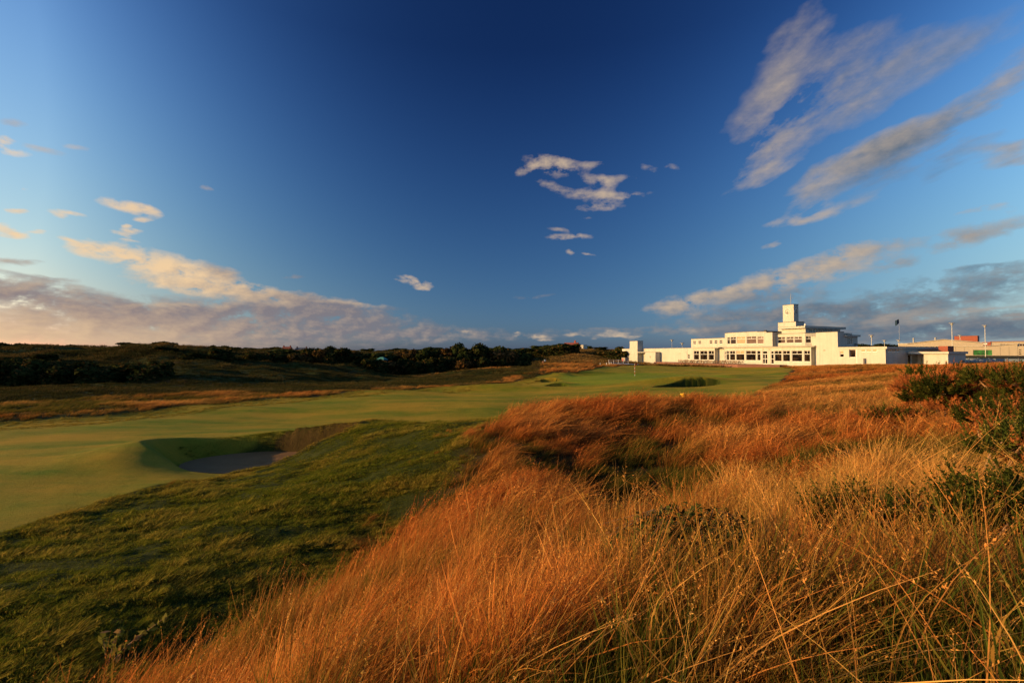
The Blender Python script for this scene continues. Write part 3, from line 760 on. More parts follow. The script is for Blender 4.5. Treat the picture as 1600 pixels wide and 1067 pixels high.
def build_terrain():
    rr = [0.5]
    while rr[-1] < 9000:
        r = rr[-1]
        f = 0.018 if r < 12 else 0.0035 if 21.5 < r < 28.5 or 59 < r < 69 else 0.0075 if r < 90 else 0.011 if r < 230 else 0.05
        rr.append(r*(1+f))
    rr = np.array(rr)
    fine = np.arange(-56, 56.01, 0.23)
    th = np.radians(np.concatenate([np.arange(-180, -56, 3.0), fine, np.arange(58, 180, 3.0)]))
    nt, nr = len(th), len(rr)
    TH, RR = np.meshgrid(th, rr)
    X, Y = (RR*np.sin(TH)).ravel(), (RR*np.cos(TH)).ravel()
    Zz = height(X, Y)
    V = np.stack([X, Y, Zz], -1)
    V = np.vstack([V, [[0, 0, 3.4]]])
    i = np.arange(nr-1)[:, None]*nt+np.arange(nt)[None, :]
    j = np.arange(nr-1)[:, None]*nt+(np.arange(nt)[None, :]+1) % nt
    Q = np.stack([i, j, j+nt, i+nt], -1).reshape(-1, 4)
    fan = np.stack([np.full(nt, nr*nt), (np.arange(nt)+1) % nt, np.arange(nt)], -1)
    sd = sdist(FAIR, X, Y)
    wob = 0.5*fbm(X/2.5, Y/2.5, 77, 3)
    fair = sstep(-0.10, 0.12, sd+wob*sstep(28, 45, RR.ravel())*1.2)
    gsd = sdist(GREEN, X, Y)
    green = sstep(-0.8, 0.8, gsd)
    lip = np.zeros_like(X)
    near_b = np.zeros_like(X)
    for b in BUNKERS:
        e = bunker_e(b, X, Y)
        near_b = np.maximum(near_b, sstep(1.5, 1.2, e))
        if 3.1 < b[2] < 4:
            lip = np.maximum(lip, sstep(1.30, 1.12, e)*(X > b[0]-1.0))
        lf = np.clip((b[0]-X)/b[2]*1.5, 0, 1)*(3.1 < b[2] < 4)
        fair = fair*(1-sstep(1.20-.16*lf, 1.10-.08*lf, e))
    rsd = sdist(ROUGH, X, Y)
    dry = np.where(RR.ravel() < 45, sstep(0.8, -1.2, rsd), sstep(-0.2, 0.35, fbm(X/9, Y/5, 55, 4)+0.3*sstep(10, 30, X)-0.22*sstep(5, -20, X)))
    dry = dry*(1-near_b)
    trk = [(1.0, 230), (2.6, 208), (3.6, 190), (3.4, 172), (2.2, 158), (-2, 148)]
    tr = np.zeros_like(X)
    for (ax, ay), (bx, by) in zip(trk[:-1], trk[1:]):
        dx, dy = bx-ax, by-ay
        t = np.clip(((X-ax)*dx+(Y-ay)*dy)/(dx*dx+dy*dy), 0, 1)
        tr = np.maximum(tr, sstep(1.6, 1.2, np.hypot(X-ax-t*dx, Y-ay-t*dy)))
    ext = lambda a, v: np.concatenate([a, [v]])
    at = dict(fair=ext(fair, 0), green=ext(green, 0), dryness=ext(dry, 1), lip=ext(lip, 0), track=ext(tr, 0))
    # shared smooth normals, so that the sheets meet without a seam
    me = bpy.data.meshes.new("tmp")
    o = tri_obj("tmp_sheet", V, Q, M['ground'], link=False)
    o.data.polygons.foreach_set("use_smooth", np.ones(len(o.data.polygons), bool))
    N = np.empty(len(V)*3, np.float32)
    o.data.vertex_normals.foreach_get("vector", N)
    N = N.reshape(-1, 3)
    bpy.data.objects.remove(o)
    cen = V[Q].mean(1)
    zone = np.zeros(len(Q), int)
    cs = sdist(FAIR, cen[:, 0], cen[:, 1])
    zone[cs > 0] = 1
    zone[sdist(GREEN, cen[:, 0], cen[:, 1]) > 0] = 2
    cr = np.hypot(cen[:, 0], cen[:, 1])
    zone[(zone == 0) & (cr > 92) & (cen[:, 0]-0.12*cen[:, 1] < 13)] = 3
    zone[(zone == 0) & (sdist(ROUGH, cen[:, 0], cen[:, 1]) > 0)] = 4
    for k, nm in enumerate(("ground", "fairway", "putting_green", "dunes", "rough")):
        F = Q[zone == k]
        idx, inv = np.unique(F, return_inverse=True)
        F2 = inv.reshape(-1, 4)
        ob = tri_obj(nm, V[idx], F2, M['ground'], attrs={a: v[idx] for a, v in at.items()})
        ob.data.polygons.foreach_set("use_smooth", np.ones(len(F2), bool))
        ob.data.normals_split_custom_set_from_vertices([tuple(map(float, n)) for n in N[idx]])
        tag(ob, kind='structure')
    nb = len(V)
    cap = tri_obj("ground", np.vstack([V[:nt], V[-1:]]), np.stack([np.full(nt, nt), (np.arange(nt)+1) % nt, np.arange(nt)], -1), M['ground'],
                  attrs={a: np.concatenate([v[:nt], v[-1:]]) for a, v in at.items()})
    tag(cap, kind='structure')
    # sand floors
    for b in BUNKERS:
        cx, cy, a, c, rot, zf = b
        vs, fs = [], []
        n, rings = 48, 10
        for k in range(1, rings+1):
            for s in range(n):
                t = 2*math.pi*s/n
                e = k/rings*1.03
                u, v = a*e*math.cos(t), c*e*math.sin(t)
                vs.append((u*math.cos(rot)-v*math.sin(rot), u*math.sin(rot)+v*math.cos(rot), 0.16*max(0, e-0.5)**2+0.02*math.sin(5*t+k)*(k < rings)))
        vs.append((0, 0, 0))
        for k in range(rings-1):
            for s in range(n):
                q = k*n
                fs.append((q+s, q+n+s, q+n+(s+1) % n, q+(s+1) % n))
        fs += [(rings*n, s, (s+1) % n) for s in range(n)]
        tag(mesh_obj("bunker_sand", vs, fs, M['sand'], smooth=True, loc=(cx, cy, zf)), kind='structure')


build_terrain()


def ground_z(x, y):
    return float(height(np.array([x]), np.array([y]))[0])


# ------------------------------------------------------------------ the clubhouse
def build_clubhouse():
    root = empty("clubhouse", (64.3, 120.0, 2.2), R(-65), "long white art deco clubhouse with a stepped clock tower above the green", "clubhouse")
    W = M['white']

    def window(p0, p1, s0, s1, za, zb, kind="window", tr=None, cols=1, top=2, blind=False, rows=1, rec=0.10):
        """frame as a part, each pane a sub-part; s measured along p0->p1"""
        P0, P1 = Vector((*p0, 0)), Vector((*p1, 0))
        d = (P1-P0).normalized()
        n = Vector((-d.y, d.x, 0))
        f = MB()

        def bar(a, b, z0, z1, e0=0.0, e1=0.07):
            A, B = P0+d*a+n*(rec+e0), P0+d*b+n*(rec+e0)
            k = n*(e1-e0)
            c = [A, B, B+k, A+k]
            f.hexa([(q.x, q.y, z0) for q in c]+[(q.x, q.y, z1) for q in c])
        t = 0.06 if kind == "window" else 0.11
        bar(s0, s0+t, za, zb)
        bar(s1-t, s1, za, zb)
        bar(s0+t, s1-t, za, za+t)
        bar(s0+t, s1-t, zb-t, zb)
        cells = []
        lo, hi = za+t, zb-t
        if tr:
            bar(s0+t, s1-t, tr-t/2-.02, tr+t/2+.02)
            w = (s1-s0-2*t)/top
            for k in range(top):
                cells.append((s0+t+k*w, s0+t+(k+1)*w, tr+t/2+.02, hi))
                if k:
                    bar(s0+t+k*w-.035, s0+t+k*w+.035, tr+t/2+.02, hi, .004, .066)
            hi = tr-t/2-.02
        w = (s1-s0-2*t)/cols
        hh = (hi-lo)/rows
        for k in range(cols):
            for q in range(rows):
                cells.append((s0+t+k*w, s0+t+(k+1)*w, lo+q*hh, lo+(q+1)*hh))
            if k:
                bar(s0+t+k*w-t/2, s0+t+k*w+t/2, lo, hi, .004, .066)
        for q in range(1, rows):
            bar(s0+t, s1-t, lo+q*hh-t/2, lo+q*hh+t/2, .008, .062)
        if kind == "window":                      # projecting sill
            A, B = P0+d*(s0-.05)-n*0.06, P0+d*(s1+.05)-n*0.06
            k = n*(rec+.05)
            c = [A, B, B+k, A+k]
            f.hexa([(q.x, q.y, za-.07) for q in c]+[(q.x, q.y, za-.002) for q in c])
        fo = f.build(kind, M['frame'], root)
        if blind:
            fo['label'] = kind + " with a tan blind drawn down"
        for (a, b, z0, z1) in cells:
            A, B = P0+d*a+n*(rec+.035), P0+d*b+n*(rec+.035)
            k = n*0.02
            c = [A, B, B+k, A+k]
            MB().hexa([(q.x, q.y, z0) for q in c]+[(q.x, q.y, z1) for q in c]).build(
                "pane", M['blind'] if blind and (blind == 2 or z0 > (tr or 0)-.1) else M['glass'], fo)
        return fo

    def seg(p0, p1, z0, z1, wins=(), th=0.3, name="wall"):
        ops = [(w[0], w[1], w[2], w[3]) for w in wins]
        MB().wall(p0, p1, z0, z1, ops, th).build(name, W, root)
        for w in wins:
            window(p0, p1, w[0], w[1], w[2], w[3], **(w[4] if len(w) > 4 else {}))

    def mass(u0, u1, v0, v1, z0, z1, name="wall", mat=W):
        return MB().box(u0, u1, -v0, -v1, z0, z1).build(name, mat, root)

    def coping(u0, u1, v0, v1, z, t=0.09, o=0.07, h=None):
        MB().box(u0-o, u1+o, -v1-o, -v0+o, z, z+t).build("coping", M['coping'], root)

    P = lambda u, v: (u, -v)
    T1 = dict(tr=2.62)
    # --- left end block with its tall chimney
    mass(-56.9, -52.57, -6, 0, -1.2, 4.4)
    coping(-56.9, -52.65, -6, 0, 4.4, .07, .05)
    mass(-52.57, -48.44, -6, -2.5, -1.2, 4.4)
    mass(-52.57, -48.44, -2.497, 0, -1.2, 7.1, "chimney")
    coping(-52.57, -48.44, -2.497, 0, 7.1, .08, .05)
    # recessed entrance beside it
    seg(P(-48.44, -2.2), P(-44.5, -2.2), -1.2, 3.02, [(1.9, 3.7, 0, 2.3, dict(kind="door", cols=2, rows=3, rec=.08))])
    mass(-48.43, -44.52, -2.2, 0.25, 3.03, 3.25, "canopy")
    coping(-48.36, -44.6, -2.2, 0.18, 3.25, .05, .05)
    # porch block
    mass(-44.5, -39.5, -2.1, 0, -1.2, 3.2, "porch")
    coping(-44.5, -39.5, -2.05, 0, 3.2, .06, .06)
    MB().box(-42.25, -41.75, -0.002, -0.05, 1.25, 1.95).build("vent", M['beige'], root)
    # long low wing
    mass(-48.4, -16.2, -14, -2.52, -1.2, 4.45)
    seg(P(-39.45, -2.2), P(-24.75, -2.2), -1.2, 4.45, [(11.9, 12.7, 1.1, 2.5, dict(cols=2, rows=2))])
    seg(P(-44.48, -2.25), P(-39.46, -2.25), 3.28, 4.45)
    seg(P(-48.4, -2.25), P(-44.49, -2.25), 3.28, 4.45)
    coping(-48.4, -28.0, -14, -2.25, 4.45, .07, .06)
    MB().tube([(-27.9, 2.12, -0.6), (-27.9, 2.12, 4.3)], .07).build("downpipe", M['frame'], root)
    MB().box(-31.2, -30.5, 2.14, 2.2, 2.7, 2.85).build("bulkhead_lamp", M['beige'], root)
    # upper storey of the left wing
    sw = [(27.9-a, 27.9-a+1.0, 5.55, 6.70, dict(cols=2, rows=2, rec=.06)) for a in (27.05, 24.95, 20.7, 18.9, 17.1)]
    seg(P(-27.9, -4), P(-13.0, -4), 4.53, 7.25, sw)
    mass(-27.9, -13.0, -14, -4.32, 4.53, 7.25)
    coping(-27.9, -13.1, -14, -4, 7.25, .08, .08)
    # --- left bay, ground floor
    seg(P(-24.7, -2.2), P(-23.25, 0), -1.2, 4.32, [(.5, 2.35, .88, 3.55, dict(tr=2.55, top=2))])
    seg(P(-23.25, 0), P(-15.3, 0), -1.2, 4.32, [(.2, 2.2, .88, 3.55, dict(tr=2.52)), (2.65, 5.3, .88, 3.55, dict(tr=2.52)), (5.72, 7.75, .88, 3.55, dict(tr=2.52))])
    seg(P(-15.3, -.002), P(-15.3, -2.2), -1.2, 4.32)
    MB().prism([P(-25.2, -2.1), P(-23.5, .35), P(-13.7, .35), P(-13.7, -3.9), P(-25.2, -3.9)], 4.325, 4.5).build("canopy", W, root)
    MB().prism([P(-25.22, -2.1), P(-23.52, .37), P(-13.68, .37), P(-13.68, -3.9), P(-25.22, -3.9)], 4.503, 4.56).build("coping", M['coping'], root)
    # --- rounded centre bay, both storeys
    curve = [(-13.35, -1.45), (-11.85, -.50), (-10.45, -.08), (-8.2, .22), (-5.25, .22), (-2.05, 0.0)]
    seg(P(-15.28, -1.45), P(-13.37, -1.45), -1.2, 4.3)
    low = [[(.35, 1.68, 0.05, 3.45, dict(kind="door", tr=2.45, top=2, cols=2, rows=2))],
           [(.12, 1.36, .88, 3.5, T1)], [(.2, 2.1, .88, 3.5, T1)], [(.2, 2.75, .9, 3.5, dict(tr=2.62, blind=True))], [(.3, 3.05, .93, 3.5, T1)]]
    up = [[], [(.1, 1.36, 5.35, 7.3, dict(tr=6.65))], [(.15, 2.1, 5.35, 7.3, dict(tr=6.65))], [(.2, 2.75, 5.35, 7.3, dict(tr=6.65, blind=2))], [(.25, 2.95, 5.32, 7.28, dict(tr=6.62))]]
    for k in range(5):
        a, b = curve[k], curve[k+1]
        seg(P(*a), P(*b), -1.2, 4.3, low[k])
        a2, b2 = (a[0], a[1]-.4), (b[0], b[1]-.4)
        seg(P(*a2), P(*b2), 4.56, 8.45, up[k])
    seg(P(-2.05, -.4), P(0.35, -.75), 4.56, 8.35, [(.12, 2.25, 5.28, 7.2, dict(tr=6.58))])
    mass(-13.3, 0.3, -14, -2.1, 4.56, 8.3)
    top = [P(a, b-.4) for a, b in curve]+[P(.35, -.75), P(.35, -14), P(-13.35, -14)]
    MB().prism([(x, y-.08) for x, y in top[:7]]+top[7:], 8.46, 8.54).build("coping", M['coping'], root)
    MB().box(-.5, .1, .9, 1.4, 8.36, 8.75).build("vent", M['dark'], root)
    # ground floor continues to the right
    ld = dict(kind="door", tr=2.63, top=1, cols=2, rows=2)
    seg(P(-2.05, 0), P(12.2, 0), -1.2, 4.3,
        [(.27, 1.19, .95, 3.46, dict(tr=2.63, top=1)), (1.73, 3.16, .12, 3.45, ld), (4.04, 4.91, .12, 3.45, dict(kind="door", tr=2.63, top=1, cols=1, rows=2)),
         (5.09, 6.95, .82, 3.45, T1), (7.28, 9.09, .82, 3.45, T1), (9.57, 12.08, .84, 3.45, T1), (12.54, 14.05, .86, 3.45, T1)])
    seg(P(12.2, -.003), P(12.2, -1.3), -1.2, 4.3)
    seg(P(12.2, -1.3), P(13.33, -1.3), -1.2, 4.3)
    mass(-15.2, 13.3, -14, -1.95, -1.2, 4.3)
    for u in (-.1, 1.62):
        MB().box(u-.12, u+.12, -.02, -.14, 3.72, 3.9).build("bulkhead_lamp", M['beige'], root)
    # flat canopy between the storeys
    cn = [P(a-.1, b+.45) for a, b in curve]+[P(13.3, .55), P(13.3, -1.6), P(-13.9, -1.9)]
    MB().prism(cn, 4.31, 4.46).build("canopy", W, root)
    MB().prism([(x, y-.02) if k < 7 else (x, y) for k, (x, y) in enumerate(cn)], 4.463, 4.545).build("coping", M['coping'], root)
    # pier and right-hand upper bay
    seg(P(.35, 0-.02), P(2.52, 0-.02), 4.56, 8.05)
    seg(P(2.52, -.023), P(2.52, -1.5), 4.56, 8.05)
    seg(P(.35, -.78), P(.35, -.03), 4.56, 8.05, (), -.3)
    MB().box(.35, 2.6, .0, 1.7, 8.053, 8.12).build("coping", M['coping'], root)
    T2 = dict(tr=6.27)
    seg(P(2.523, -1.5), P(9.83, -1.5), 4.56, 7.58, [(.39, 2.33, 5.3, 6.9, T2), (2.67, 4.47, 5.3, 6.88, T2), (4.71, 6.53, 5.28, 6.85, T2)])
    seg(P(9.83, -1.5), P(12.0, -3.4), 4.56, 7.58, [(.16, 1.45, 5.28, 6.85, T2), (1.75, 2.75, 5.28, 6.85, T2)])
    seg(P(12.0, -3.4), P(13.33, -3.4), 4.56, 7.58)
    MB().prism([P(.4, -2.0), P(9.6, -2.0), P(11.75, -3.8), P(13.3, -3.8), P(13.3, -14), P(.4, -14)], 4.56, 7.5).build("wall", W, root)
    MB().prism([P(2.45, -1.42), P(9.88, -1.42), P(12.03, -3.32), P(13.33, -3.32), P(13.33, -14), P(2.45, -14)], 7.583, 7.67).build("coping", M['coping'], root)
    # --- clock tower
    mass(-.9, 3.95, -10.3, -7.0, 7.4, 10.85, "tower")
    coping(-.9, 3.95, -10.3, -7.0, 10.853, .09, .12)
    up_t = mass(.3, 3.25, -9.15, -7.3, 10.945, 15.35, "tower")
    coping(.3, 3.25, -9.15, -7.3, 15.353, .1, .08)
    for face in (0, 1):
        ring, hands, marks = MB(), MB(), MB()
        c = (1.6, -7.3, 13.6) if face == 0 else (3.25, -8.2, 13.6)

        def fp(a, r, e, c=c, face=face):
            s, z = r*math.sin(a), r*math.cos(a)
            return (c[0]+s, -(c[1])-e, c[2]+z) if face == 0 else (c[0]+e, -(c[1])+s, c[2]+z)
        rad = .82 if face == 0 else .62
        n = 40
        for k in range(n):
            a, b = 2*math.pi*k/n, 2*math.pi*(k+1)/n
            ring.hexa([fp(a, rad-.05, .003), fp(b, rad-.05, .003), fp(b, rad+.05, .003), fp(a, rad+.05, .003), fp(a, rad-.05, .07), fp(b, rad-.05, .07), fp(b, rad+.05, .07), fp(a, rad+.05, .07)])
        for k in range(12):
            a = math.pi*k/6
            w = .05
            q = [(rad*.74, -w), (rad*.74, w), (rad*.9, w), (rad*.9, -w)]
            pts = [fp(a+s/r_, r_, e) for e in (.003, .05) for r_, s in q]
            marks.hexa(pts)
        for a, L, w in ((math.radians(172), .85, .10), (math.radians(218), .60, .12)):
            q = [(.03, -w*3), (.03, w*3), (L, w/L*.5), (L, -w/L*.5)]
            hands.hexa([fp(a+(s if r_ > .1 else s*3), r_*rad, e) for e in (.075, .10) for r_, s in q])
        ck = ring.build("clock", M['frame'], root)
        marks.build("hour_mark", M['coping'], ck)
        hands.build("clock_hands", M['dark'], ck)
    MB().tube([(1.9, 8.2, 15.45), (1.9, 8.2, 18.3)], [.07, .04], 8).build("mast", M['steel'], root)
    MB().tube([(1.3, 8.2, 17.2), (2.5, 8.2, 17.2)], .03, 6).tube([(1.5, 8.2, 16.6), (2.3, 8.2, 16.6)], .03, 6).build("aerial", M['steel'], root)
    # --- roof-level sun room with a wide flat canopy
    seg(P(7.7, -5), P(7.7, -19), 7.6, 9.0, [(1.4+k*1.35, 2.65+k*1.35, 7.95, 8.85, dict(cols=2, rec=.05)) for k in range(7)])
    mass(1.5, 7.38, -19, -5, 7.6, 9.0)
    mass(1.2, 8.25, -20.5, -4.0, 9.003, 9.45, "canopy")
    coping(1.2, 8.25, -20.5, -4.0, 9.453, .06, .04)
    MB().lathe([(.22, 0), (.25, .3), (.12, .55)], (7.9, 4.6, 9.52), 10).build("vent", M['frame'], root)
    # --- big blank gable block on the right
    mass(13.335, 18.1, -2.35, 0, -1.2, 7.55)
    coping(13.335, 18.1, -2.3, 0, 7.553, .08, .06)
    MB().box(15.0, 15.35, -.02, -.12, 3.35, 3.6).build("bulkhead_lamp", M['beige'], root)
    mass(8.5, 17.8, -7.4, -2.4, 4.3, 6.5)
    seg(P(18.1, -2.36), P(18.1, -7.4), 4.25, 6.55, [(1.2, 3.1, 4.85, 6.25, dict(cols=3, rows=3, rec=.06))])
    mass(8.0, 18.55, -7.75, -2.37, 6.553, 6.85, "canopy")
    coping(8.0, 18.55, -7.75, -2.37, 6.853, .08, .05)
    MB().tube([(18.2, 6.2, 4.3), (18.2, 6.2, 5.0), (18.2, 7.2, 4.7)], .06).build("roof_pipe", M['dark'], root)
    # --- low right wing
    seg(P(18.103, 0), P(27.3, 0), -1.2, 3.72,
        [(.38, 1.2, 1.95, 3.35, dict(tr=2.7, top=1, blind=True)), (4.62, 5.5, 3.1, 3.68, dict(rec=.04, blind=2)), (5.72, 6.57, 3.1, 3.68, dict(rec=.04, blind=2)), (6.8, 7.65, 3.1, 3.68, dict(rec=.04, blind=2)),
         (2.3, 3.55, 1.95, 3.6, dict(rec=.22))])
    seg(P(27.3, -.003), P(27.3, -12.0), -1.2, 3.72, [(.9, 2.3, 3.1, 3.68, dict(rec=.04, blind=2)), (2.5, 3.75, 3.1, 3.68, dict(rec=.04, blind=2)), (3.95, 4.95, 3.1, 3.68, dict(rec=.04, blind=2)),
                                                       (8.2, 9.6, 0, 2.5, dict(kind="door", cols=1, rows=1, rec=.1))])
    mass(18.1, 26.98, -24, -.33, -1.2, 3.72)
    mass(18.103, 27.62, -22, .16, 3.723, 4.16, "roof")
    MB().box(18.103, 27.68, -.22, 22, 4.163, 4.21).build("coping", M['coping'], root)
    mass(22.35, 23.55, .003, .75, -1.2, 1.75, "meter_cupboard")
    MB().box(21.9, 22.02, -.004, -.06, -.5, 3.7).build("downpipe", M['frame'], root)
    # far block with an open porch between
    mass(27.3, 30.15, -14.5, -12.0, -1.2, 2.9)
    mass(30.12, 34.06, -15.0, -8.0, -1.2, 2.7)
    mass(27.66, 34.35, -15.3, -7.55, 2.703, 3.13, "roof")
    MB().box(27.64, 34.4, 7.5, 15.35, 3.133, 3.17).build("coping", M['coping'], root)
    mass(28.6, 30.2, -20, -17.5, 3.2, 4.35, "chimney", M['brick'])
    return root


clubhouse = build_clubhouse()


def at_club(u, v, z):
    ca, sa = math.cos(R(65)), math.sin(R(65))
    return (64.3+ca*u-sa*v, 120.0-sa*u-ca*v, z)


# terrace in front of the ground floor, and the pale path at the left end
def build_terrace():
    poly = [(-37, -2.0), (-25.3, -2.2), (-24.2, .5), (-14, .5), (-13.6, -1.3), (-11.5, .1), (-8, .5), (-5, .5), (-2, .3), (6.5, .3), (6.5, 3.0), (-1, 8.3), (-28, 8.3), (-30, 4.0), (-37, 3.0)]
    pts = [at_club(u, v, 0)[:2] for u, v in poly]
    tag(MB().prism(pts, 1.2, 2.2).build("terrace", M['paving']), kind='structure')
    line = [(27.0, 131), (30.2, 132.5), (33.5, 131), (36.5, 130.5), (38.5, 133.5)]
    low = [(27.2, 126), (29.6, 123.5), (31.9, 120.5), (34.9, 124.8), (38.6, 131)]
    vs, fs = [], []
    n = 24
    for k in range(n+1):
        t = k/n*(len(line)-1)
        i = min(int(t), len(line)-2)
        f = t-i
        a = np.array(line[i])*(1-f)+np.array(line[i+1])*f
        b = np.array(low[i])*(1-f)+np.array(low[i+1])*f
        for q in range(6):
            p = a*(1-q/5)+b*q/5
            vs.append((p[0], p[1], ground_z(*p)+.22))
    for k in range(n):
        for q in range(5):
            i = k*6+q
            fs.append((i, i+1, i+7, i+6))
    tag(mesh_obj("path", vs, fs, M['concrete'], smooth=True), kind='structure')


build_terrace()


# terrace furniture
def furniture():
    tb = MB().box(-.75, .75, -.45, .45, .70, .75)
    for sx in (-.62, .62):
        for sy in (-.34, .34):
            tb.box(sx-.04, sx+.04, sy-.04, sy+.04, 0, .698)
    tb.box(-.6, .6, -.3, -.24, .60, .695).box(-.6, .6, .24, .3, .60, .695)
    t0 = tb.build("terrace_table", M['wood'])
    ch = MB().box(-.27, .27, -.25, .25, .40, .45)
    for sx in (-.23, .23):
        ch.box(sx-.03, sx+.03, -.23, -.17, 0, .398).box(sx-.03, sx+.03, .19, .25, 0, .95)
        ch.box(sx-.03, sx+.03, -.25, .188, .62, .66)
    for k in range(4):
        ch.box(-.198, .198, .2, .24, .52+k*.1, .58+k*.1)
    c0 = ch.build("terrace_chair", M['wood'])
    rnd = random.Random(4)
    nth = ['first', 'second', 'third', 'fourth', 'fifth', 'sixth', 'seventh', 'eighth']
    first_t, first_c = True, True
    for k in range(8):
        u = -22.5+k*2.75
        v = 5.2+rnd.uniform(-.4, .4)
        o = t0 if first_t else t0.copy()
        if not first_t:
            COL.objects.link(o)
        first_t = False
        o.location = at_club(u, v, 2.204)
        o.rotation_euler = (0, 0, R(-65+rnd.uniform(-6, 6)))
        tag(o, "wooden garden table on the clubhouse terrace, %s from the left" % nth[k], "table", "garden tables on the terrace")
        for (du, dv, rz, side) in ((-.45, .85, 180, "lawn side, left"), (.45, .85, 180, "lawn side, right"), (-.45, -.85, 0, "house side"), (1.2, 0, 270, "right-hand end")):
            o = c0 if first_c else c0.copy()
            if not first_c:
                COL.objects.link(o)
            first_c = False
            o.location = at_club(u+du+rnd.uniform(-.1, .1), v+dv+rnd.uniform(-.1, .1), 2.204)
            o.rotation_euler = (0, 0, R(-65+rz+rnd.uniform(-15, 15)))
            tag(o, "slatted wooden chair at the %s terrace table from the left, %s" % (nth[k], side), "chair", "wooden chairs on the terrace")
    # bench beside the far block
    b = empty("bench", at_club(36.2, -8.6, 2.75), R(-65+90), "low dark bench against the shaded end wall of the clubhouse", "bench")
    MB().box(-.9, .9, -.25, .25, .40, .46).build("seat", M['dark'], b)
    MB().box(-.9, .9, .2, .26, .55, .9).build("backrest", M['dark'], b)
    for s in (-.75, .75):
        MB().box(s-.05, s+.05, -.22, .26, 0, .398).build("leg", M['dark'], b)


furniture()


# ------------------------------------------------------------------ course furniture and people
def course():
    # pin
    x, y = 21.43, 81.95
    z = ground_z(x, y)
    p = empty("flagstick", (x, y, z), 0, "striped flagstick with a small red flag standing on the putting green", "flagstick")
    for k in range(7):
        MB().tube([(0, 0, k*.3), (0, 0, (k+1)*.3)], .03, 8).build("pole_band", M['lampwhite'] if k % 2 == 0 else M['red'], p)
    MB().hexa([(0, 0, 1.78), (.42, .10, 1.86), (.42, .12, 1.86), (0, .02, 1.78), (0, 0, 2.12), (.42, .10, 2.10), (.42, .12, 2.10), (0, .02, 2.12)]).build("flag", M['red'], p)
    # white posts and rail on the bank
    post = MB().tube([(0, 0, -.3), (0, 0, .78)], .085, 8).tube([(0, 0, .78), (0, 0, .84)], [.085, .03], 8).build("white_post", M['lampwhite'])
    for k, (x, y) in enumerate(((22.9, 121.9), (24.38, 121.0), (25.15, 121.4), (25.9, 122.6))):
        o = post if k == 0 else post.copy()
        if k:
            COL.objects.link(o)
        o.location = (x, y, ground_z(x, y))
        tag(o, "short white post on the straw coloured bank left of the clubhouse", "post", "white posts on the bank")
    pts = [(27.2, 132), (28.9, 133.6), (30.6, 135.2), (32.4, 136.6), (34.2, 138.2)]
    f = empty("white_railing", (*pts[0], ground_z(*pts[0])), 0, "low white post and rail fence by the pale path", "railing")
    z0 = ground_z(*pts[0])
    for (x, y) in pts:
        zz = ground_z(x, y)-z0
        MB().box(x-pts[0][0]-.06, x-pts[0][0]+.06, y-pts[0][1]-.06, y-pts[0][1]+.06, zz-.2, zz+1.15).build("post", M['lampwhite'], f)
    for h in (.55, 1.05):
        for a, b in zip(pts[:-1], pts[1:]):
            A = (a[0]-pts[0][0], a[1]-pts[0][1]-.09, ground_z(*a)-z0+h)
            B = (b[0]-pts[0][0], b[1]-pts[0][1]-.09, ground_z(*b)-z0+h)
            MB().tube([A, B], .035, 6).build("rail", M['lampwhite'], f)
    # small brown hut behind the railing
    x, y = 36.2, 150.0
    s = empty("hut", (x, y, ground_z(x, y)), R(-62), "small tan hut between the railing and the clubhouse chimney block", "hut")
    MB().box(-.8, .8, -.8, .8, -.3, 1.7).build("wall", M['beige'], s)
    MB().box(-.9, .9, -.9, .9, 1.702, 1.8).build("roof", M['coping'], s)
    MB().box(-.5, -.1, -.83, -.803, 0, 1.4).build("door", M['red'], s)

    # golfer: one skinned body, bending to a bag trolley
    x, y = 11.35, 161.5
    z = ground_z(x, y)
    g = empty("golfer", (x, y, z), R(15), "golfer in a pale blue top and dark trousers walking up the fairway path", "person")
    js = [(0, 0, .95), (0, .02, 1.2), (0, .03, 1.42), (0, .02, 1.52), (0, 0, 1.66),
          (.10, 0, .90), (.12, -.10, .50), (.13, .02, .08), (.13, -.12, .04),
          (-.10, 0, .90), (-.12, .14, .50), (-.12, .34, .12), (-.12, .24, .05),
          (.19, .03, 1.40), (.27, .08, 1.13), (.26, -.08, .93), (.26, -.13, .86),
          (-.19, .03, 1.40), (-.28, -.06, 1.15), (-.30, -.24, 1.0), (-.30, -.30, .96)]
    es = [(0, 1), (1, 2), (2, 3), (3, 4), (0, 5), (5, 6), (6, 7), (7, 8), (0, 9), (9, 10), (10, 11), (11, 12), (2, 13), (13, 14), (14, 15), (15, 16), (2, 17), (17, 18), (18, 19), (19, 20)]
    rad = [.15, .15, .14, .06, .11, .10, .075, .05, .045, .10, .075, .05, .045, .07, .05, .04, .035, .07, .05, .04, .035]
    me = bpy.data.meshes.new("body")
    me.from_pydata(js, es, [])
    bo = bpy.data.objects.new("body", me)
    COL.objects.link(bo)
    sk = bo.modifiers.new("s", 'SKIN')
    for v, r_ in zip(me.skin_vertices[0].data, rad):
        v.radius = (r_, r_)
    me.skin_vertices[0].data[0].use_root = True
    ss = bo.modifiers.new("u", 'SUBSURF')
    ss.levels = ss.render_levels = 1
    dg = bpy.context.evaluated_depsgraph_get()
    me2 = bpy.data.meshes.new_from_object(bo.evaluated_get(dg))
    bo.modifiers.clear()
    bo.data = me2
    me2.materials.clear()
    for m in (M['skin'], M['paleshirt'], M['darktrousers']):
        me2.materials.append(m)
    for pl in me2.polygons:
        c = pl.center
        pl.material_index = 0 if c.z > 1.47 or (abs(c.x) > .22 and c.z < 1.0) else (1 if c.z > .95 else 2)
        pl.use_smooth = True
    bo.parent = g
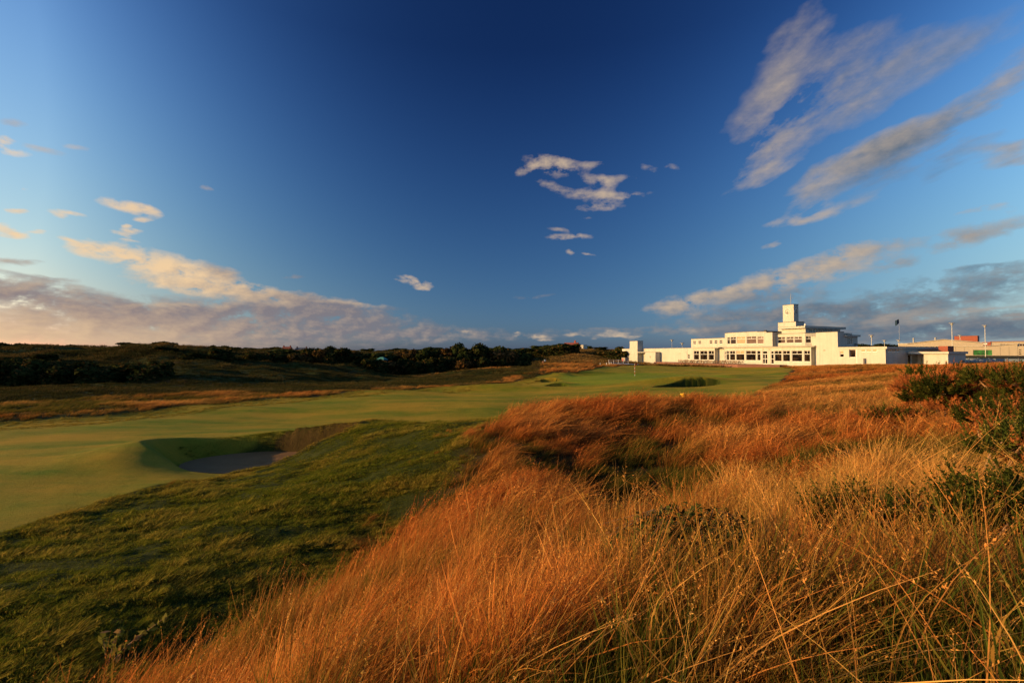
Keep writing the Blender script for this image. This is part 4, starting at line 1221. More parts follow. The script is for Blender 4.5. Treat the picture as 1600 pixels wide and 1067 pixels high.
    MB().lathe([(.115, 0), (.125, .03), (.10, .10), (.03, .13)], (0, 0, 1.70), 12).box(-.06, .06, -.2, -.1, 1.70, 1.72).build("cap", M['darktrousers'], g)
    x2, y2 = 10.75, 161.0
    t = empty("golf_trolley", (x2, y2, ground_z(x2, y2)), R(15), "golf trolley carrying a red and cream bag beside the golfer", "golf trolley")
    MB().tube([(0, 0, .25), (0, .35, 1.05)], [.16, .19], 12).build("bag", M['bagcloth'], t)
    for s in (-.27, .27):
        MB().tube([(s-.02, .05, .17), (s+.02, .05, .17)], .17, 14).build("wheel", M['dark'], t)
    MB().tube([(-.27, .05, .17), (.27, .05, .17)], .02, 6).tube([(0, -.02, .2), (0, .75, 1.1)], .02, 6).build("frame", M['steel'], t)
    for k in range(5):
        MB().tube([((k-2)*.06, .37, 1.05), ((k-2)*.07, .44, 1.28)], [.012, .03], 6).build("golf_club", M['steel'], t)


course()


# ------------------------------------------------------------------ buildings and lamps beyond
def framed(px, py, a):
    a = R(a)
    return lambda u, v, z: (px+math.cos(a)*u-math.sin(a)*v, py-math.sin(a)*u-math.cos(a)*v, z)


def beyond():
    # long beige office building with a low gable
    e = empty("office_building", (177.16, 215.0, 3.0), R(-50), "long beige two-storey building with a low gable, behind the clubhouse roof", "building")
    MB().box(0, 27.5, .32, 14, 0, 5.4).build("wall", M['beige'], e)
    ops = [(4.2+k*1.72, 5.35+k*1.72, 4.0, 5.05) for k in range(13)]
    MB().wall((0, 0), (27.5, 0), 0, 6.2, ops, .3).build("wall", M['beige'], e)
    for (a, b, c, d) in ops:
        fr = MB().box(a, b, .08, .12, c, c+.06).box(a, b, .08, .12, d-.06, d).box((a+b)/2-.03, (a+b)/2+.03, .08, .12, c+.062, d-.062).build("window", M['frame'], e)
        MB().box(a, b, .13, .16, c, d).build("pane", M['glass'], fr)
    MB().hexa([(3.6, .31, 6.21), (27.4, .31, 6.21), (27.4, 14, 6.21), (3.6, 14, 6.21), (15.3, .31, 7.85), (15.5, .31, 7.85), (15.5, 14, 7.85), (15.3, 14, 7.85)]).build("gable", M['beige'], e)
    MB().hexa([(3.3, -.2, 6.35), (15.4, -.2, 7.95), (15.4, 14.3, 7.95), (3.3, 14.3, 6.35), (3.3, -.2, 6.55), (15.4, -.2, 8.15), (15.4, 14.3, 8.15), (3.3, 14.3, 6.55)]).build("roof", M['palesheet'], e)
    MB().hexa([(15.402, -.2, 7.95), (27.8, -.2, 6.35), (27.8, 14.3, 6.35), (15.402, 14.3, 7.95), (15.402, -.2, 8.15), (27.8, -.2, 6.55), (27.8, 14.3, 6.55), (15.402, 14.3, 8.15)]).build("roof", M['palesheet'], e)
    MB().box(-.2, 3.28, -.15, 6, 6.202, 6.55).build("parapet", M['white'], e)
    b = MB().box(17.0, 24.5, 15, 21, 4, 9.7).build("stair_tower", M['brick'], e)
    MB().box(16.9, 24.6, 14.9, 21.1, 9.702, 9.8).build("coping", M['coping'], b)
    for u in (4.5, 12.0):
        MB().tube([(u, 5, 6.4), (u, 5, 8.7)], .28, 8).lathe([(.5, 0), (.5, .25)], (u, 5, 8.7), 10).build("roof_vent", M['steel'], e)

    # lower hall with a sloping roof and green glazing
    e = empty("sports_hall", (176.26, 190.0, 4.1), R(-50), "lower beige panelled hall with a wide green glazed opening", "building")
    MB().wall((0, 0), (19.4, 0), 0, 3.45, [(7.5, 12.7, .15, 2.2)], .3).build("wall", M['beige'], e)
    MB().box(0, 19.4, .32, 9, 0, 3.0).build("wall", M['beige'], e)
    MB().box(7.5, 12.7, .2, .24, .15, 2.2).build("glazing", M['greenglass'], e)
    for k in range(1, 4):
        MB().box(7.5+k*1.3-.04, 7.5+k*1.3+.04, .14, .19, .15, 2.2).build("mullion", M['dark'], e)
    for u in (2.5, 5.0, 14.9, 17.2):
        MB().box(u-.03, u+.03, -.03, -.002, .1, 3.4).build("panel_joint", M['coping'], e)
    MB().hexa([(7.8, 0, 3.452), (19.4, 0, 3.452), (19.4, 9, 3.452), (7.8, 9, 3.452), (13.0, 0, 3.5), (19.4, 0, 4.3), (19.4, 9, 4.3), (13.0, 9, 3.5)]).build("gable", M['beige'], e)
    MB().hexa([(-.2, -.3, 3.46), (10, -.3, 3.46), (10, 9, 3.46), (-.2, 9, 3.46), (-.2, -.3, 3.66), (10, -.3, 3.7), (10, 9, 3.7), (-.2, 9, 3.66)]).build("roof", M['palesheet'], e)
    MB().hexa([(10.01, -.3, 3.55), (19.7, -.3, 4.36), (19.7, 9, 4.36), (10.01, 9, 3.55), (10.01, -.3, 3.75), (19.7, -.3, 4.56), (19.7, 9, 4.56), (10.01, 9, 3.75)]).build("roof", M['palesheet'], e)
    MB().box(19.41, 25, .1, 8, 0, 3.5).build("wall", M['beige'], e)
    MB().box(21.2, 23.2, .04, .098, 0, 2.3).build("door", M['greenglass'], e)
    for k in range(3):
        MB().box(19.7, 20.3, .05, .098, .5+k*.75, .8+k*.75).build("window", M['glass'], e)

    # long pale building at the back with a red brick stairwell
    e = empty("flat_roofed_block", (240.98, 240.0, 4.0), R(-50), "long flat-roofed pale block with a red brick stairwell at its left end", "building")
    MB().wall((2.9, 0), (40, 0), 0, 6.75, [(3.2+k*2.2, 5.0+k*2.2, 4.6, 5.6) for k in range(14)], .3).build("wall", M['beige'], e)
    for k in range(14):
        w = MB().box(6.1+k*2.2, 7.9+k*2.2, .1, .13, 4.6, 5.6).build("window", M['glass'], e)
        MB().box(6.97+k*2.2, 7.03+k*2.2, .06, .098, 4.6, 5.6).build("frame", M['frame'], w)
    MB().box(2.9, 40, .31, 12, 0, 6.7).build("wall", M['beige'], e)
    MB().box(2.6, 40.3, -.3, 12.3, 6.753, 7.0).build("roof", M['tileroof'], e)
    s = MB().box(-.3, 2.88, -.4, 8, 0, 6.75).build("stairwell", M['brick'], e)
    for k in range(2):
        MB().box(.1, 1.6, -.45, -.403, 4.2+k*1.3, 4.9+k*1.3).build("window", M['frame'], s)

    # lamps on tall columns
    def lamp(x, y, ztop, label):
        z = ground_z(x, y)
        h = ztop-z
        o = empty("lamp_post", (x, y, z), 0, label, "lamp post", "tall lamp posts round the car park")
        MB().tube([(0, 0, -.3), (0, 0, h*.45), (0, 0, h-.9)], [.12, .09, .06], 10).build("column", M['steel'], o)
        MB().lathe([(.12, h-.95), (.34, h-.75), (.30, h-.35), (.18, h-.30)], (0, 0, 0), 14).build("lamp_body", M['lampgrey'], o)
        MB().lathe([(.25, h-.295), (.85, h-.22), (.80, h-.12), (.2, h)], (0, 0, 0), 18).build("lamp_shade", M['lampgrey'], o)
    lamp(115.0, 150, 10.94, "lamp post behind the low right wing, nearest the clubhouse's two-storey end")
    lamp(150.9, 190, 10.44, "small distant lamp post, next right of the one behind the wing")
    lamp(156.6, 190, 10.57, "distant lamp post just before the pale parapet of the beige building")
    lamp(140.8, 150, 14.83, "tallest lamp post, in front of the beige gable and the brick stair tower")
    lamp(166.5, 165, 15.03, "tall lamp post in front of the red brick stairwell of the pale block")
    lamp(64.8, 190, 10.6, "thin lamp post over the low left wing, farther from the upper storey")
    lamp(67.15, 185, 9.2, "lower lamp post over the low left wing, close to the upper storey")
    lamp(191.1, 200, 12.9, "lamp post topping the right edge of the brick stair tower")

    # flag
    x, y = 107.4, 130.0
    z = ground_z(x, y)
    f = empty("flagpole", (x, y, z), 0, "thin flagpole with a limp dark blue flag behind the clubhouse", "flagpole")
    MB().tube([(0, 0, 0), (0, 0, 14.6-z)], [.025, .015], 8).build("pole", M['steel'], f)
    fl = MB()
    n = 6
    for k in range(n):
        x0, x1 = -.02-k*.16, -.02-(k+1)*.16
        s0, s1 = .12*math.sin(k*1.3), .12*math.sin((k+1)*1.3)
        d0, d1 = .07*k, .07*(k+1)
        t = 14.5-z
        fl.hexa([(x0, s0, t-1.25-d0*1.6), (x1, s1, t-1.25-d1*1.6), (x1, s1+.02, t-1.25-d1*1.6), (x0, s0+.02, t-1.25-d0*1.6), (x0, s0, t-d0), (x1, s1, t-d1), (x1, s1+.02, t-d1), (x0, s0+.02, t-d0)])
    fl.build("flag", M['navy'], f)

    # car park wall in shade with pale posts, and a few pale boulders
    a, b = Vector((112, 128, 0)), Vector((106, 96, 0))
    z0 = ground_z(a.x, a.y)
    w = empty("car_park_fence", (a.x, a.y, z0), 0, "long blue-grey boarded fence with pale posts beyond the straw grass", "fence")
    d = (b-a)
    L = d.length
    d.normalize()
    n = 13
    for k in range(n):
        p = d*(L*k/(n-1))
        MB().box(p.x-.09, p.x+.09, p.y-.09, p.y+.09, -.8, 1.2).build("post", M['steel'], w)
        if k < n-1:
            q0, q1 = p+d*.25, d*(L*(k+1)/(n-1))-d*.25
            nn = Vector((-d.y, d.x, 0))*.03
            for r_ in range(3):
                c = [q0-nn, q1-nn, q1+nn, q0+nn]
                MB().hexa([(s.x, s.y, -.15+r_*.42) for s in c]+[(s.x, s.y, .23+r_*.42) for s in c]).build("board", M['bluegrey'], w)
    rnd = random.Random(9)
    bm = bmesh.new()
    bmesh.ops.create_icosphere(bm, subdivisions=2, radius=.55)
    for v in bm.verts:
        v.co *= 1+rnd.uniform(-.12, .12)
        v.co.z *= .8
    me = bpy.data.meshes.new("boulder")
    bm.to_mesh(me)
    bm.free()
    me.materials.append(M['concrete'])
    for k, (x, y) in enumerate(((118.2, 120.5), (121.5, 122.2), (116.6, 116.5), (119.9, 118.0))):
        o = bpy.data.objects.new("boulder", me)
        COL.objects.link(o)
        o.location = (x, y, ground_z(x, y)+.25)
        o.rotation_euler = (0, 0, k*1.7)
        tag(o, "pale boulder on the shaded bank between the clubhouse end and the car park fence", "boulder", "pale boulders by the car park")

    # distant houses on the left skyline
    def house(x, y, w, d, h, rh, label, wall, roof, rz, chim):
        z = ground_z(x, y)
        e = empty("house", (x, y, z-.5), R(rz), label, "house")
        MB().box(-w/2, w/2, -d/2, d/2, 0, h).build("wall", wall, e)
        MB().hexa([(-w/2-.3, -d/2-.4, h+.01), (w/2+.3, -d/2-.4, h+.01), (w/2+.3, d/2+.4, h+.01), (-w/2-.3, d/2+.4, h+.01), (-w/2-.3, -.05, h+rh), (w/2+.3, -.05, h+rh), (w/2+.3, .05, h+rh), (-w/2-.3, .05, h+rh)]).build("roof", roof, e)
        for c in chim:
            MB().box(c-.5, c+.5, -.5, .5, h+.2, h+rh+1.3).build("chimney", M['brick'], e)
        for k in range(int(w//3)):
            MB().box(-w/2+1+k*3, -w/2+2.4+k*3, -d/2-.06, -d/2-.003, h*.45, h*.45+1.3).build("window", M['glass'], e)
    house(-216, 425, 16, 7, 3.0, 1.7, "long red brick house low on the dune skyline", M['brick'], M['tileroof'], 8, ())
    house(-230, 480, 8, 7, 4.4, 2.4, "red brick house with two chimneys on the far skyline", M['brick'], M['tileroof'], 0, (-3.4, 3.2))
    house(-216, 482, 11, 7, 4.2, 2.2, "wider house with end chimneys right of the two-chimney house on the skyline", M['brick'], M['roof'], 5, (-4.5, 4.6))
    house(37.5, 296, 9, 6, 3.4, 2.2, "white cottage with a red tiled roof half hidden on the dune", M['white'], M['tileroof'], -30, (2.5,))
    x, y = 42.0, 290.0
    z = ground_z(x, y)
    e = empty("house", (x, y, z), R(-35), "white flat-roofed house on the dune crest beside the red-roofed cottage", "house")
    MB().wall((-3.5, -2.5), (3.5, -2.5), 0, 3.4, [(-.0+1.0, 2.6, 1.2, 2.5), (4.3, 5.9, 1.2, 2.5)], .25).build("wall", M['white'], e)
    MB().box(-3.5, 3.5, -2.23, 3, 0, 3.4).build("wall", M['white'], e)
    MB().box(-3.7, 3.7, -2.8, 3.2, 3.403, 3.65).build("roof", M['white'], e)
    for a in (-2.5, .8):
        MB().box(a, a+1.6, -2.4, -2.36, 1.2, 2.5).build("window", M['glass'], e)
    # green-roofed shelter among the bushes
    x, y = -36.4, 131.5
    z = ground_z(x, y)
    e = empty("shelter", (x, y, z), R(-20), "small shelter with a pale green hipped roof among the dark shrubs", "shelter")
    h = 3.2-z
    for sx in (-1.1, 1.1):
        for sy in (-.8, .8):
            MB().box(sx-.07, sx+.07, sy-.07, sy+.07, -.2, h).build("post", M['bark'], e)
    MB().hexa([(-1.4, -1.1, h), (1.4, -1.1, h), (1.4, 1.1, h), (-1.4, 1.1, h), (-.5, -.15, h+.75), (.5, -.15, h+.75), (.5, .15, h+.75), (-.5, .15, h+.75)]).build("roof", M['greenroof'], e)
    MB().box(-1.03, 1.03, .7, .78, 0, h-.02).build("back_panel", M['bark'], e)
    # white satellite dome on the roof of the chimney block
    e = empty("satellite_dish", at_club(-54.4, -3, 6.6), R(-40), "small white dish on the roof beside the left chimney block", "satellite dish")
    MB().lathe([(.05, .55), (.45, .62), (.75, .85), (.80, .90), (.72, .90), (.4, .72), (.05, .66)], (0, 0, 0), 16).build("dish", M['lampwhite'], e)
    MB().tube([(0, 0, 0), (0, 0, .6)], .06, 8).build("bracket", M['steel'], e)


beyond()


# ------------------------------------------------------------------ shrubs and trees
def leaf_cloud(rng, pts, nrm, size, aspect=1.6):
    """one diamond (two triangles) per point, facing roughly outward"""
    n = len(pts)
    nn = nrm+rng.normal(0, .55, (n, 3))
    nn /= np.linalg.norm(nn, axis=1)[:, None]
    a = np.cross(nn, rng.normal(0, 1, (n, 3)))
    a /= np.linalg.norm(a, axis=1)[:, None]
    b = np.cross(nn, a)
    s = (size*rng.uniform(.6, 1.4, n))[:, None]
    V = np.stack([pts-a*s*aspect/2, pts+b*s/2, pts+a*s*aspect/2, pts-b*s/2], 1).reshape(-1, 3)
    i = np.arange(n)*4
    T = np.concatenate([np.stack([i, i+1, i+2], -1), np.stack([i, i+2, i+3], -1)])
    rnd = np.repeat(rng.uniform(0, 1, n), 4)
    return V, T, rnd


def crown_data(seed, nl=9, n=1500, size=.09, flat=.75, base=.35):
    """unit crown about 1 wide and 1 high, made of leaf clumps on several lobes round a dark core"""
    rng = np.random.default_rng(seed)
    C = np.stack([rng.uniform(-.33, .33, nl), rng.uniform(-.33, .33, nl), rng.uniform(base, .80, nl)], -1)
    rad = rng.uniform(.14, .27, nl)
    C[0] = (0, 0, .5)
    rad[0] = .36
    w = rad**2
    k = rng.choice(nl, n, p=w/w.sum())
    d = rng.normal(0, 1, (n, 3))
    d /= np.linalg.norm(d, axis=1)[:, None]
    rr = rad[k]*rng.uniform(.72, 1.10, n)
    p = C[k]+d*rr[:, None]*np.array([1, 1, flat+.1])
    # skirt reaching the ground
    m = int(n*.3)
    t = rng.uniform(0, 2*math.pi, m)
    q = np.stack([np.cos(t), np.sin(t), np.zeros(m)], -1)*rng.uniform(.30, .46, m)[:, None]
    q[:, 2] = rng.uniform(0, .45, m)
    p = np.vstack([p, q])
    d = np.vstack([d, np.stack([np.cos(t), np.sin(t), .2+0*t], -1)])
    V, T, rnd = leaf_cloud(rng, p, d, size)
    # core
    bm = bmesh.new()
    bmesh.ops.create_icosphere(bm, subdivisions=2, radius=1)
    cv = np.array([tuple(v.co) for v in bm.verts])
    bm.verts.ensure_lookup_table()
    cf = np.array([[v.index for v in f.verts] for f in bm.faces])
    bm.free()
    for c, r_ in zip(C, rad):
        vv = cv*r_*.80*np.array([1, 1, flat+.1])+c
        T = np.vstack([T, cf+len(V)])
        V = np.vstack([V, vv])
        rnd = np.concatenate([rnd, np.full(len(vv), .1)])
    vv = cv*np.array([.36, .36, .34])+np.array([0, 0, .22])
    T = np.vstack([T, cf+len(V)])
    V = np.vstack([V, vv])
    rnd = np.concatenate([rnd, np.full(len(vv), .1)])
    return V, T, rnd


ORD = ['first', 'second', 'third', 'fourth', 'fifth', 'sixth', 'seventh', 'eighth', 'ninth', 'tenth', 'eleventh', 'twelfth', 'thirteenth', 'fourteenth', 'fifteenth',
       'sixteenth', 'seventeenth', 'eighteenth', 'nineteenth', 'twentieth', 'twenty-first', 'twenty-second', 'twenty-third', 'twenty-fourth']


def name_in_order(group, phrase):
    """each member of a group is told from its neighbours by its order from left to right"""
    m = [o for o in COL.objects if o.get('group') == group]
    m.sort(key=lambda o: math.atan2(o.location.x, o.location.y))
    for k, o in enumerate(m):
        o['label'] = phrase % ORD[k]


def shrubs():
    crowns = {}
    for kind, mat in (("shrub", 'shrub'), ("russet", 'shrub_brown'), ("tree", 'tree')):
        crowns[kind] = []
        for s in range(4):
            V, T, rnd = crown_data(100+s+len(kind)*7, 9 if kind != "tree" else 11, 1700, .075 if kind != "tree" else .065, .75, .35 if kind != "tree" else .45)
            o = tri_obj("crown", V, T, M[mat], attrs={"rnd": rnd}, link=False)
            crowns[kind].append(o.data)
            bpy.data.objects.remove(o)
    tr = MB()
    tr.tube([(0, 0, -.12), (.01, 0, .15), (.03, .02, .5)], [.035, .028, .012], 7)
    for k in range(4):
        a = k*1.7
        tr.tube([(.01, 0, .12+.03*k), (.12*math.cos(a), .12*math.sin(a), .33+.04*k), (.24*math.cos(a), .24*math.sin(a), .55+.03*k)], [.018, .012, .006], 5)
    t0 = tr.build("trunk", M['bark'])
    trunk = t0.data
    bpy.data.objects.remove(t0)
    rnd = random.Random(21)

    def put(kind, x, y, w, h, label, group, name="shrub", cat="shrub", sink=.12):
        z = ground_z(x, y)
        e = empty(name, (x, y, z-sink*h*1.2), rnd.uniform(0, 6.28), label, cat, group)
        c = bpy.data.objects.new("crown", crowns[kind][rnd.randrange(4)])
        t = bpy.data.objects.new("trunk", trunk)
        for o in (c, t):
            COL.objects.link(o)
            o.parent = e
        wx, wy = w*rnd.uniform(.9, 1.15), w*rnd.uniform(.9, 1.15)
        c.scale = t.scale = (wx*1.1, wy*1.1, h*(1.42 if cat == 'shrub' else 1.12))
        return e

    def px(p, d):
        return (p-800)/733*d
    # dark bank of shrubs at the far left edge of the fairway
    g = "dark shrubs at the foot of the left dune"
    for k in range(17):
        p = -70+k*20
        d = 69+rnd.uniform(0, 4)+max(0, p-120)*.05
        hh = 3.0 if p < 170 else 2.2
        put("shrub", px(p, d), d, rnd.uniform(4.2, 5.6), hh*rnd.uniform(.85, 1.15), "low dark shrub in the bank at the foot of the left dune, behind the far rough grass", g)
    # second row a little behind, on the dune flank
    for p, d, w, h in ((20, 92, 5, 1.8), (70, 95, 5, 1.6), (-40, 90, 6, 2.2), (300, 102, 5, 1.6), (345, 108, 6, 2.2), (262, 108, 4.5, 1.3)):
        put("shrub", px(p, d), d, w, h, "dark shrub half way up the flank of the left dune", "shrubs on the flank of the left dune")
    # shrubs along the dune skyline at the left
    for k in range(18):
        p = -60+k*10
        d = 168+rnd.uniform(-4, 6)
        put("shrub", px(p, d), d, rnd.uniform(5, 11), rnd.uniform(1.6, 3.9), "dark shrub on the skyline of the left dune", "shrubs along the left skyline", sink=.60)
    for p, d, h in ((248, 185, 2.2), (285, 190, 2.0), (318, 190, 2.2), (343, 190, 3.6), (370, 195, 2.0), (395, 200, 2.6), (420, 200, 2.0), (180, 168, 1.5), (206, 166, 1.7), (226, 172, 2.4), (262, 186, 2.9), (300, 190, 1.7), (332, 190, 2.6), (356, 192, 3.0), (382, 198, 3.1)):
        put("shrub", px(p, d), d, rnd.uniform(7, 11), h, "dark shrub on the skyline right of the highest left dune", "shrubs right of the highest dune", sink=.48)
    # the belt of bushes across the middle
    g = "dark bushes in the belt across the middle distance"
    for k in range(24):
        p = 392+k*18.5+rnd.uniform(-5, 5)
        d = 118+.035*(p-392)+rnd.uniform(-2, 4)
        hh = np.interp(p, [380, 440, 520, 600, 640, 760, 800, 830], [2.0, 2.8, 3.8, 2.6, 3.6, 4.0, 3.2, 1.8])
        kind = "russet" if rnd.random() < .25 else "shrub"
        put(kind, px(p, d), d, rnd.uniform(4.6, 6.6), hh*rnd.uniform(.85, 1.1),
            "russet brown bush in the belt behind the strip of straw coloured grass" if kind == "russet" else "dark green bush in the belt behind the strip of straw coloured grass",
            "russet bushes in the belt" if kind == "russet" else g)
    for k in range(22):
        p = 440+k*17.5+rnd.uniform(-5, 5)
        d = 138+rnd.uniform(-3, 6)
        top = np.interp(p, [430, 490, 505, 530, 600, 640, 700, 725, 760, 800, 830], [556, 549, 546, 551, 555, 550, 549, 545, 547, 551, 556])
        ht = 5-(top-552)*d/733-ground_z(px(p, d), d)
        kind = "russet" if rnd.random() < .4 else "tree"
        put(kind, px(p, d), d, rnd.uniform(5.5, 8.5), max(2.0, ht*rnd.uniform(.88, 1.04)),
            "tall russet topped bush at the back of the belt" if kind == "russet" else "tall dark bush at the back of the belt, against the sky",
            "tall russet bushes at the back of the belt" if kind == "russet" else "tall dark bushes at the back of the belt")
    # round the path and up the dune left of the clubhouse
    for p, d, w, h in ((845, 180, 8, 2.4), (858, 178, 8, 3.0), (870, 177, 8, 3.2), (882, 176, 8, 3.0), (892, 176, 7, 2.4), (838, 190, 7, 2.6), (800, 172, 8, 3.0), (808, 180, 8, 3.4)):
        put("shrub", px(p, d), d, w, h, "dark bush beside the path where the golfer walks", "bushes beside the golfer's path")
    for p, d, w, h in ((838, 235, 11, 3.0), (852, 235, 10, 3.4), (868, 238, 9, 5.6), (826, 240, 11, 3.0), (888, 262, 12, 4.6), (878, 255, 10, 3.6)):
        put("tree", px(p, d), d, w, h, "dark tree on the rise behind the golfer's path, left of the white cottage", "trees left of the white cottage", "tree", "tree")
    for p, d, w, h in ((951, 174, 7, 2.2), (960, 172, 7, 2.6), (968, 171, 7, 3.4), (974, 176, 7, 4.0), (940, 176, 6, 1.6)):
        put("shrub", px(p, d), d, w, h, "dark bush against the left end of the clubhouse", "bushes at the clubhouse's left end")
    put("shrub", px(938, 200), 200, 6, 1.3, "flat topped dark bush alone on the crest of the dune left of the clubhouse", None)
    put("tree", 105.5, 142.0, 7, 5.4, "rounded tree just behind the low right wing of the clubhouse", None, "tree", "tree")
    for x, y, h in ((180, 236, 5.4), (187, 240, 6.0), (194, 242, 5.8), (170, 235, 4.6)):
        put("tree", x, y, 9, h, "dark tree behind the roof of the right wing, left of the beige building", "trees left of the beige building", "tree", "tree")
    # far wood along the horizon: one mass
    rng = np.random.default_rng(5)
    VV, TT, RR_ = [], [], []
    n0 = 0
    for k in range(70):
        p = rng.uniform(380, 960)
        d = rng.uniform(330, 520)
        x = px(p, d)
        V, T, r_ = crown_data(300+k % 5, 8, 260, .16, .75, .35)
        s = rng.uniform(12, 22)
        h = rng.uniform(3.2, 5.6)
        V = V*np.array([s, s, h])+np.array([x, d, ground_z(x, d)-1])
        VV.append(V)
        TT.append(T+n0)
        RR_.append(r_)
        n0 += len(V)
    tag(tri_obj("woodland", np.vstack(VV), np.vstack(TT), M['tree'], attrs={"rnd": np.concatenate(RR_)}), "far dark wood along the horizon behind the belt of bushes", "wood", None, "stuff")


shrubs()
for g_, p_ in (("dark shrubs at the foot of the left dune", "low dark shrub, %s from the left, at the foot of the left dune"),
               ("shrubs on the flank of the left dune", "dark shrub, %s from the left, half way up the left dune's flank"),
               ("shrubs along the left skyline", "skyline shrub on the left dune, %s from the left edge"),
               ("shrubs right of the highest dune", "skyline shrub, %s from the left, right of the highest dune"),
               ("dark bushes in the belt across the middle distance", "dark green bush in the front of the belt, %s from the left"),
               ("russet bushes in the belt", "russet brown bush in the front of the belt, %s from the left"),
               ("tall dark bushes at the back of the belt", "tall dark bush at the back of the belt, %s from the left"),
               ("tall russet bushes at the back of the belt", "tall russet topped bush at the back of the belt, %s from the left"),
               ("bushes beside the golfer's path", "dark bush beside the golfer's path, %s from the left"),
               ("trees left of the white cottage", "dark tree on the rise left of the white cottage, %s from the left"),
               ("bushes at the clubhouse's left end", "dark bush against the clubhouse's left end, %s from the left"),
               ("trees left of the beige building", "dark tree over the right wing's roof before the beige building, %s from the left"),
               ("white posts on the bank", "short white post on the straw bank left of the clubhouse, %s from the left"),
               ("pale boulders by the car park", "pale boulder between the clubhouse end and the car park, %s from the left")):
    name_in_order(g_, p_)


# ------------------------------------------------------------------ gorse, bramble and other near plants
def ribbon(P, w, rng):
    """flat tapering strip along points P"""
    P = np.asarray(P)
    d = P[-1]-P[0]
    s = np.cross(d, rng.normal(0, 1, 3))
    s = s/(np.linalg.norm(s)+1e-9)
    n = len(P)
    ww = w*(1-np.linspace(0, 1, n)**2*.9)/2
    V = np.concatenate([P-s*ww[:, None], P+s*ww[:, None]])
    T = []
    for k in range(n-1):
        T += [(k, k+1, n+k+1), (k, n+k+1, n+k)]
    return V, np.array(T)


def gorse(x, y, rx, ry, h, shoots, dead, label, seed, needle=.05):
    rng = np.random.default_rng(seed)
    z = ground_z(x, y)
    e = empty("gorse_bush", (x, y, z-.15), 0, label, "gorse bush")

    def spray(n, upper, L, nn, name, mat, wid):
        # shoots on the surface of several lobes
        nl = 9
        C = np.stack([rng.uniform(-.55, .55, nl)*rx, rng.uniform(-.55, .55, nl)*ry, rng.uniform(.28, .72, nl)*h], -1)
        rad = rng.uniform(.28, .42, nl)
        Vs, Ts, Rs, n0 = [], [], [], 0
        pts = []
        for i in range(n):
            k = rng.integers(nl)
            d = rng.normal(0, 1, 3)
            d[2] = abs(d[2])*.9+(.1 if upper else -.4)
            d /= np.linalg.norm(d)
            p = C[k]+d*rad[k]*np.array([rx, ry, h*.62])*rng.uniform(.55, 1.05)
            p[2] = max(p[2], .05)
            up = d+np.array([.25, .0, .75])*rng.uniform(.4, 1.0)
            up /= np.linalg.norm(up)
            ln = L*rng.uniform(.6, 1.4)
            m = nn
            t = rng.uniform(0, 1, m)
            c = p+up*(t*ln)[:, None]
            dirs = rng.normal(0, 1, (m, 3))
            dirs -= up*(dirs@up)[:, None]*.6
            dirs /= np.linalg.norm(dirs, axis=1)[:, None]
            dirs = dirs*.8+up*.7
            nl_ = (needle*(1.25-t)*rng.uniform(.7, 1.4, m))[:, None]
            s = np.cross(dirs, rng.normal(0, 1, (m, 3)))
            s /= np.linalg.norm(s, axis=1)[:, None]
            V = np.stack([c-s*wid, c+s*wid, c+dirs*nl_*1.6], 1).reshape(-1, 3)
            Vs.append(V)
            Ts.append(np.arange(m*3).reshape(-1, 3)+n0)
            Rs.append(np.full(m*3, np.clip(rng.uniform(0, 1)*.8+.1, 0, 1))+np.repeat(rng.uniform(-.1, .1, m), 3))
            n0 += m*3
            pts.append((C[k], p))
        tri_obj(name, np.vstack(Vs), np.vstack(Ts), mat, e, {"rnd": np.concatenate(Rs)})
        return C, pts
    C, pts = spray(shoots, True, .30, 34, "foliage", M['gorse'], .011)
    if dead:
        spray(dead, True, .24, 26, "dead_foliage", M['gorse_dead'], .008)
    br = MB()
    for c in C:
        a = Vector((rng.uniform(-.15, .15)*rx, rng.uniform(-.15, .15)*ry, -.1))
        m = (a+Vector(c))/2+Vector((rng.uniform(-.2, .2), rng.uniform(-.2, .2), .05))
        br.tube([a, m, Vector(c), Vector(c)+Vector((rng.uniform(-.2, .2), -.25, rng.uniform(.0, .3)))], [.045, .032, .02, .006], 6)
    for i in range(18):
        c, p = pts[rng.integers(len(pts))]
        br.tube([Vector(c), (Vector(c)+Vector(p))/2+Vector((0, 0, .06)), Vector(p)], [.018, .012, .005], 5)
    br.build("branch", M['deadwood'], e)
    return e


gorse(12.55, 13.6, 1.5, 1.25, 1.86, 1000, 1250, "big dark gorse bush with dead orange twigs, standing in straw grass", 3, .055)
gorse(10.9, 13.2, .9, .75, .7, 380, 220, "smaller gorse bush spreading at the lower left foot of the big one", 4, .05)
gorse(12.9, 11.4, 1.6, 1.3, 1.6, 950, 800, "bushy gorse at the right edge of the picture beside the big one", 5, .055)
gorse(8.6, 8.3, .95, .8, .95, 560, 160, "low gorse clump in the tall straw grass right below the big bush", 6, .045)
gorse(4.05, 3.95, .66, .52, .72, 620, 0, "soft bright green gorse seedling clump among tall stems at the lower right", 7, .035)
gorse(6.35, 5.85, .6, .5, .7, 420, 60, "dark green gorse clump at the right edge above the soft bright green one", 9, .04)
gorse(3.3, 4.6, .5, .42, .60, 360, 0, "small feathery green gorse clump just left of the soft bright green one", 8, .033)


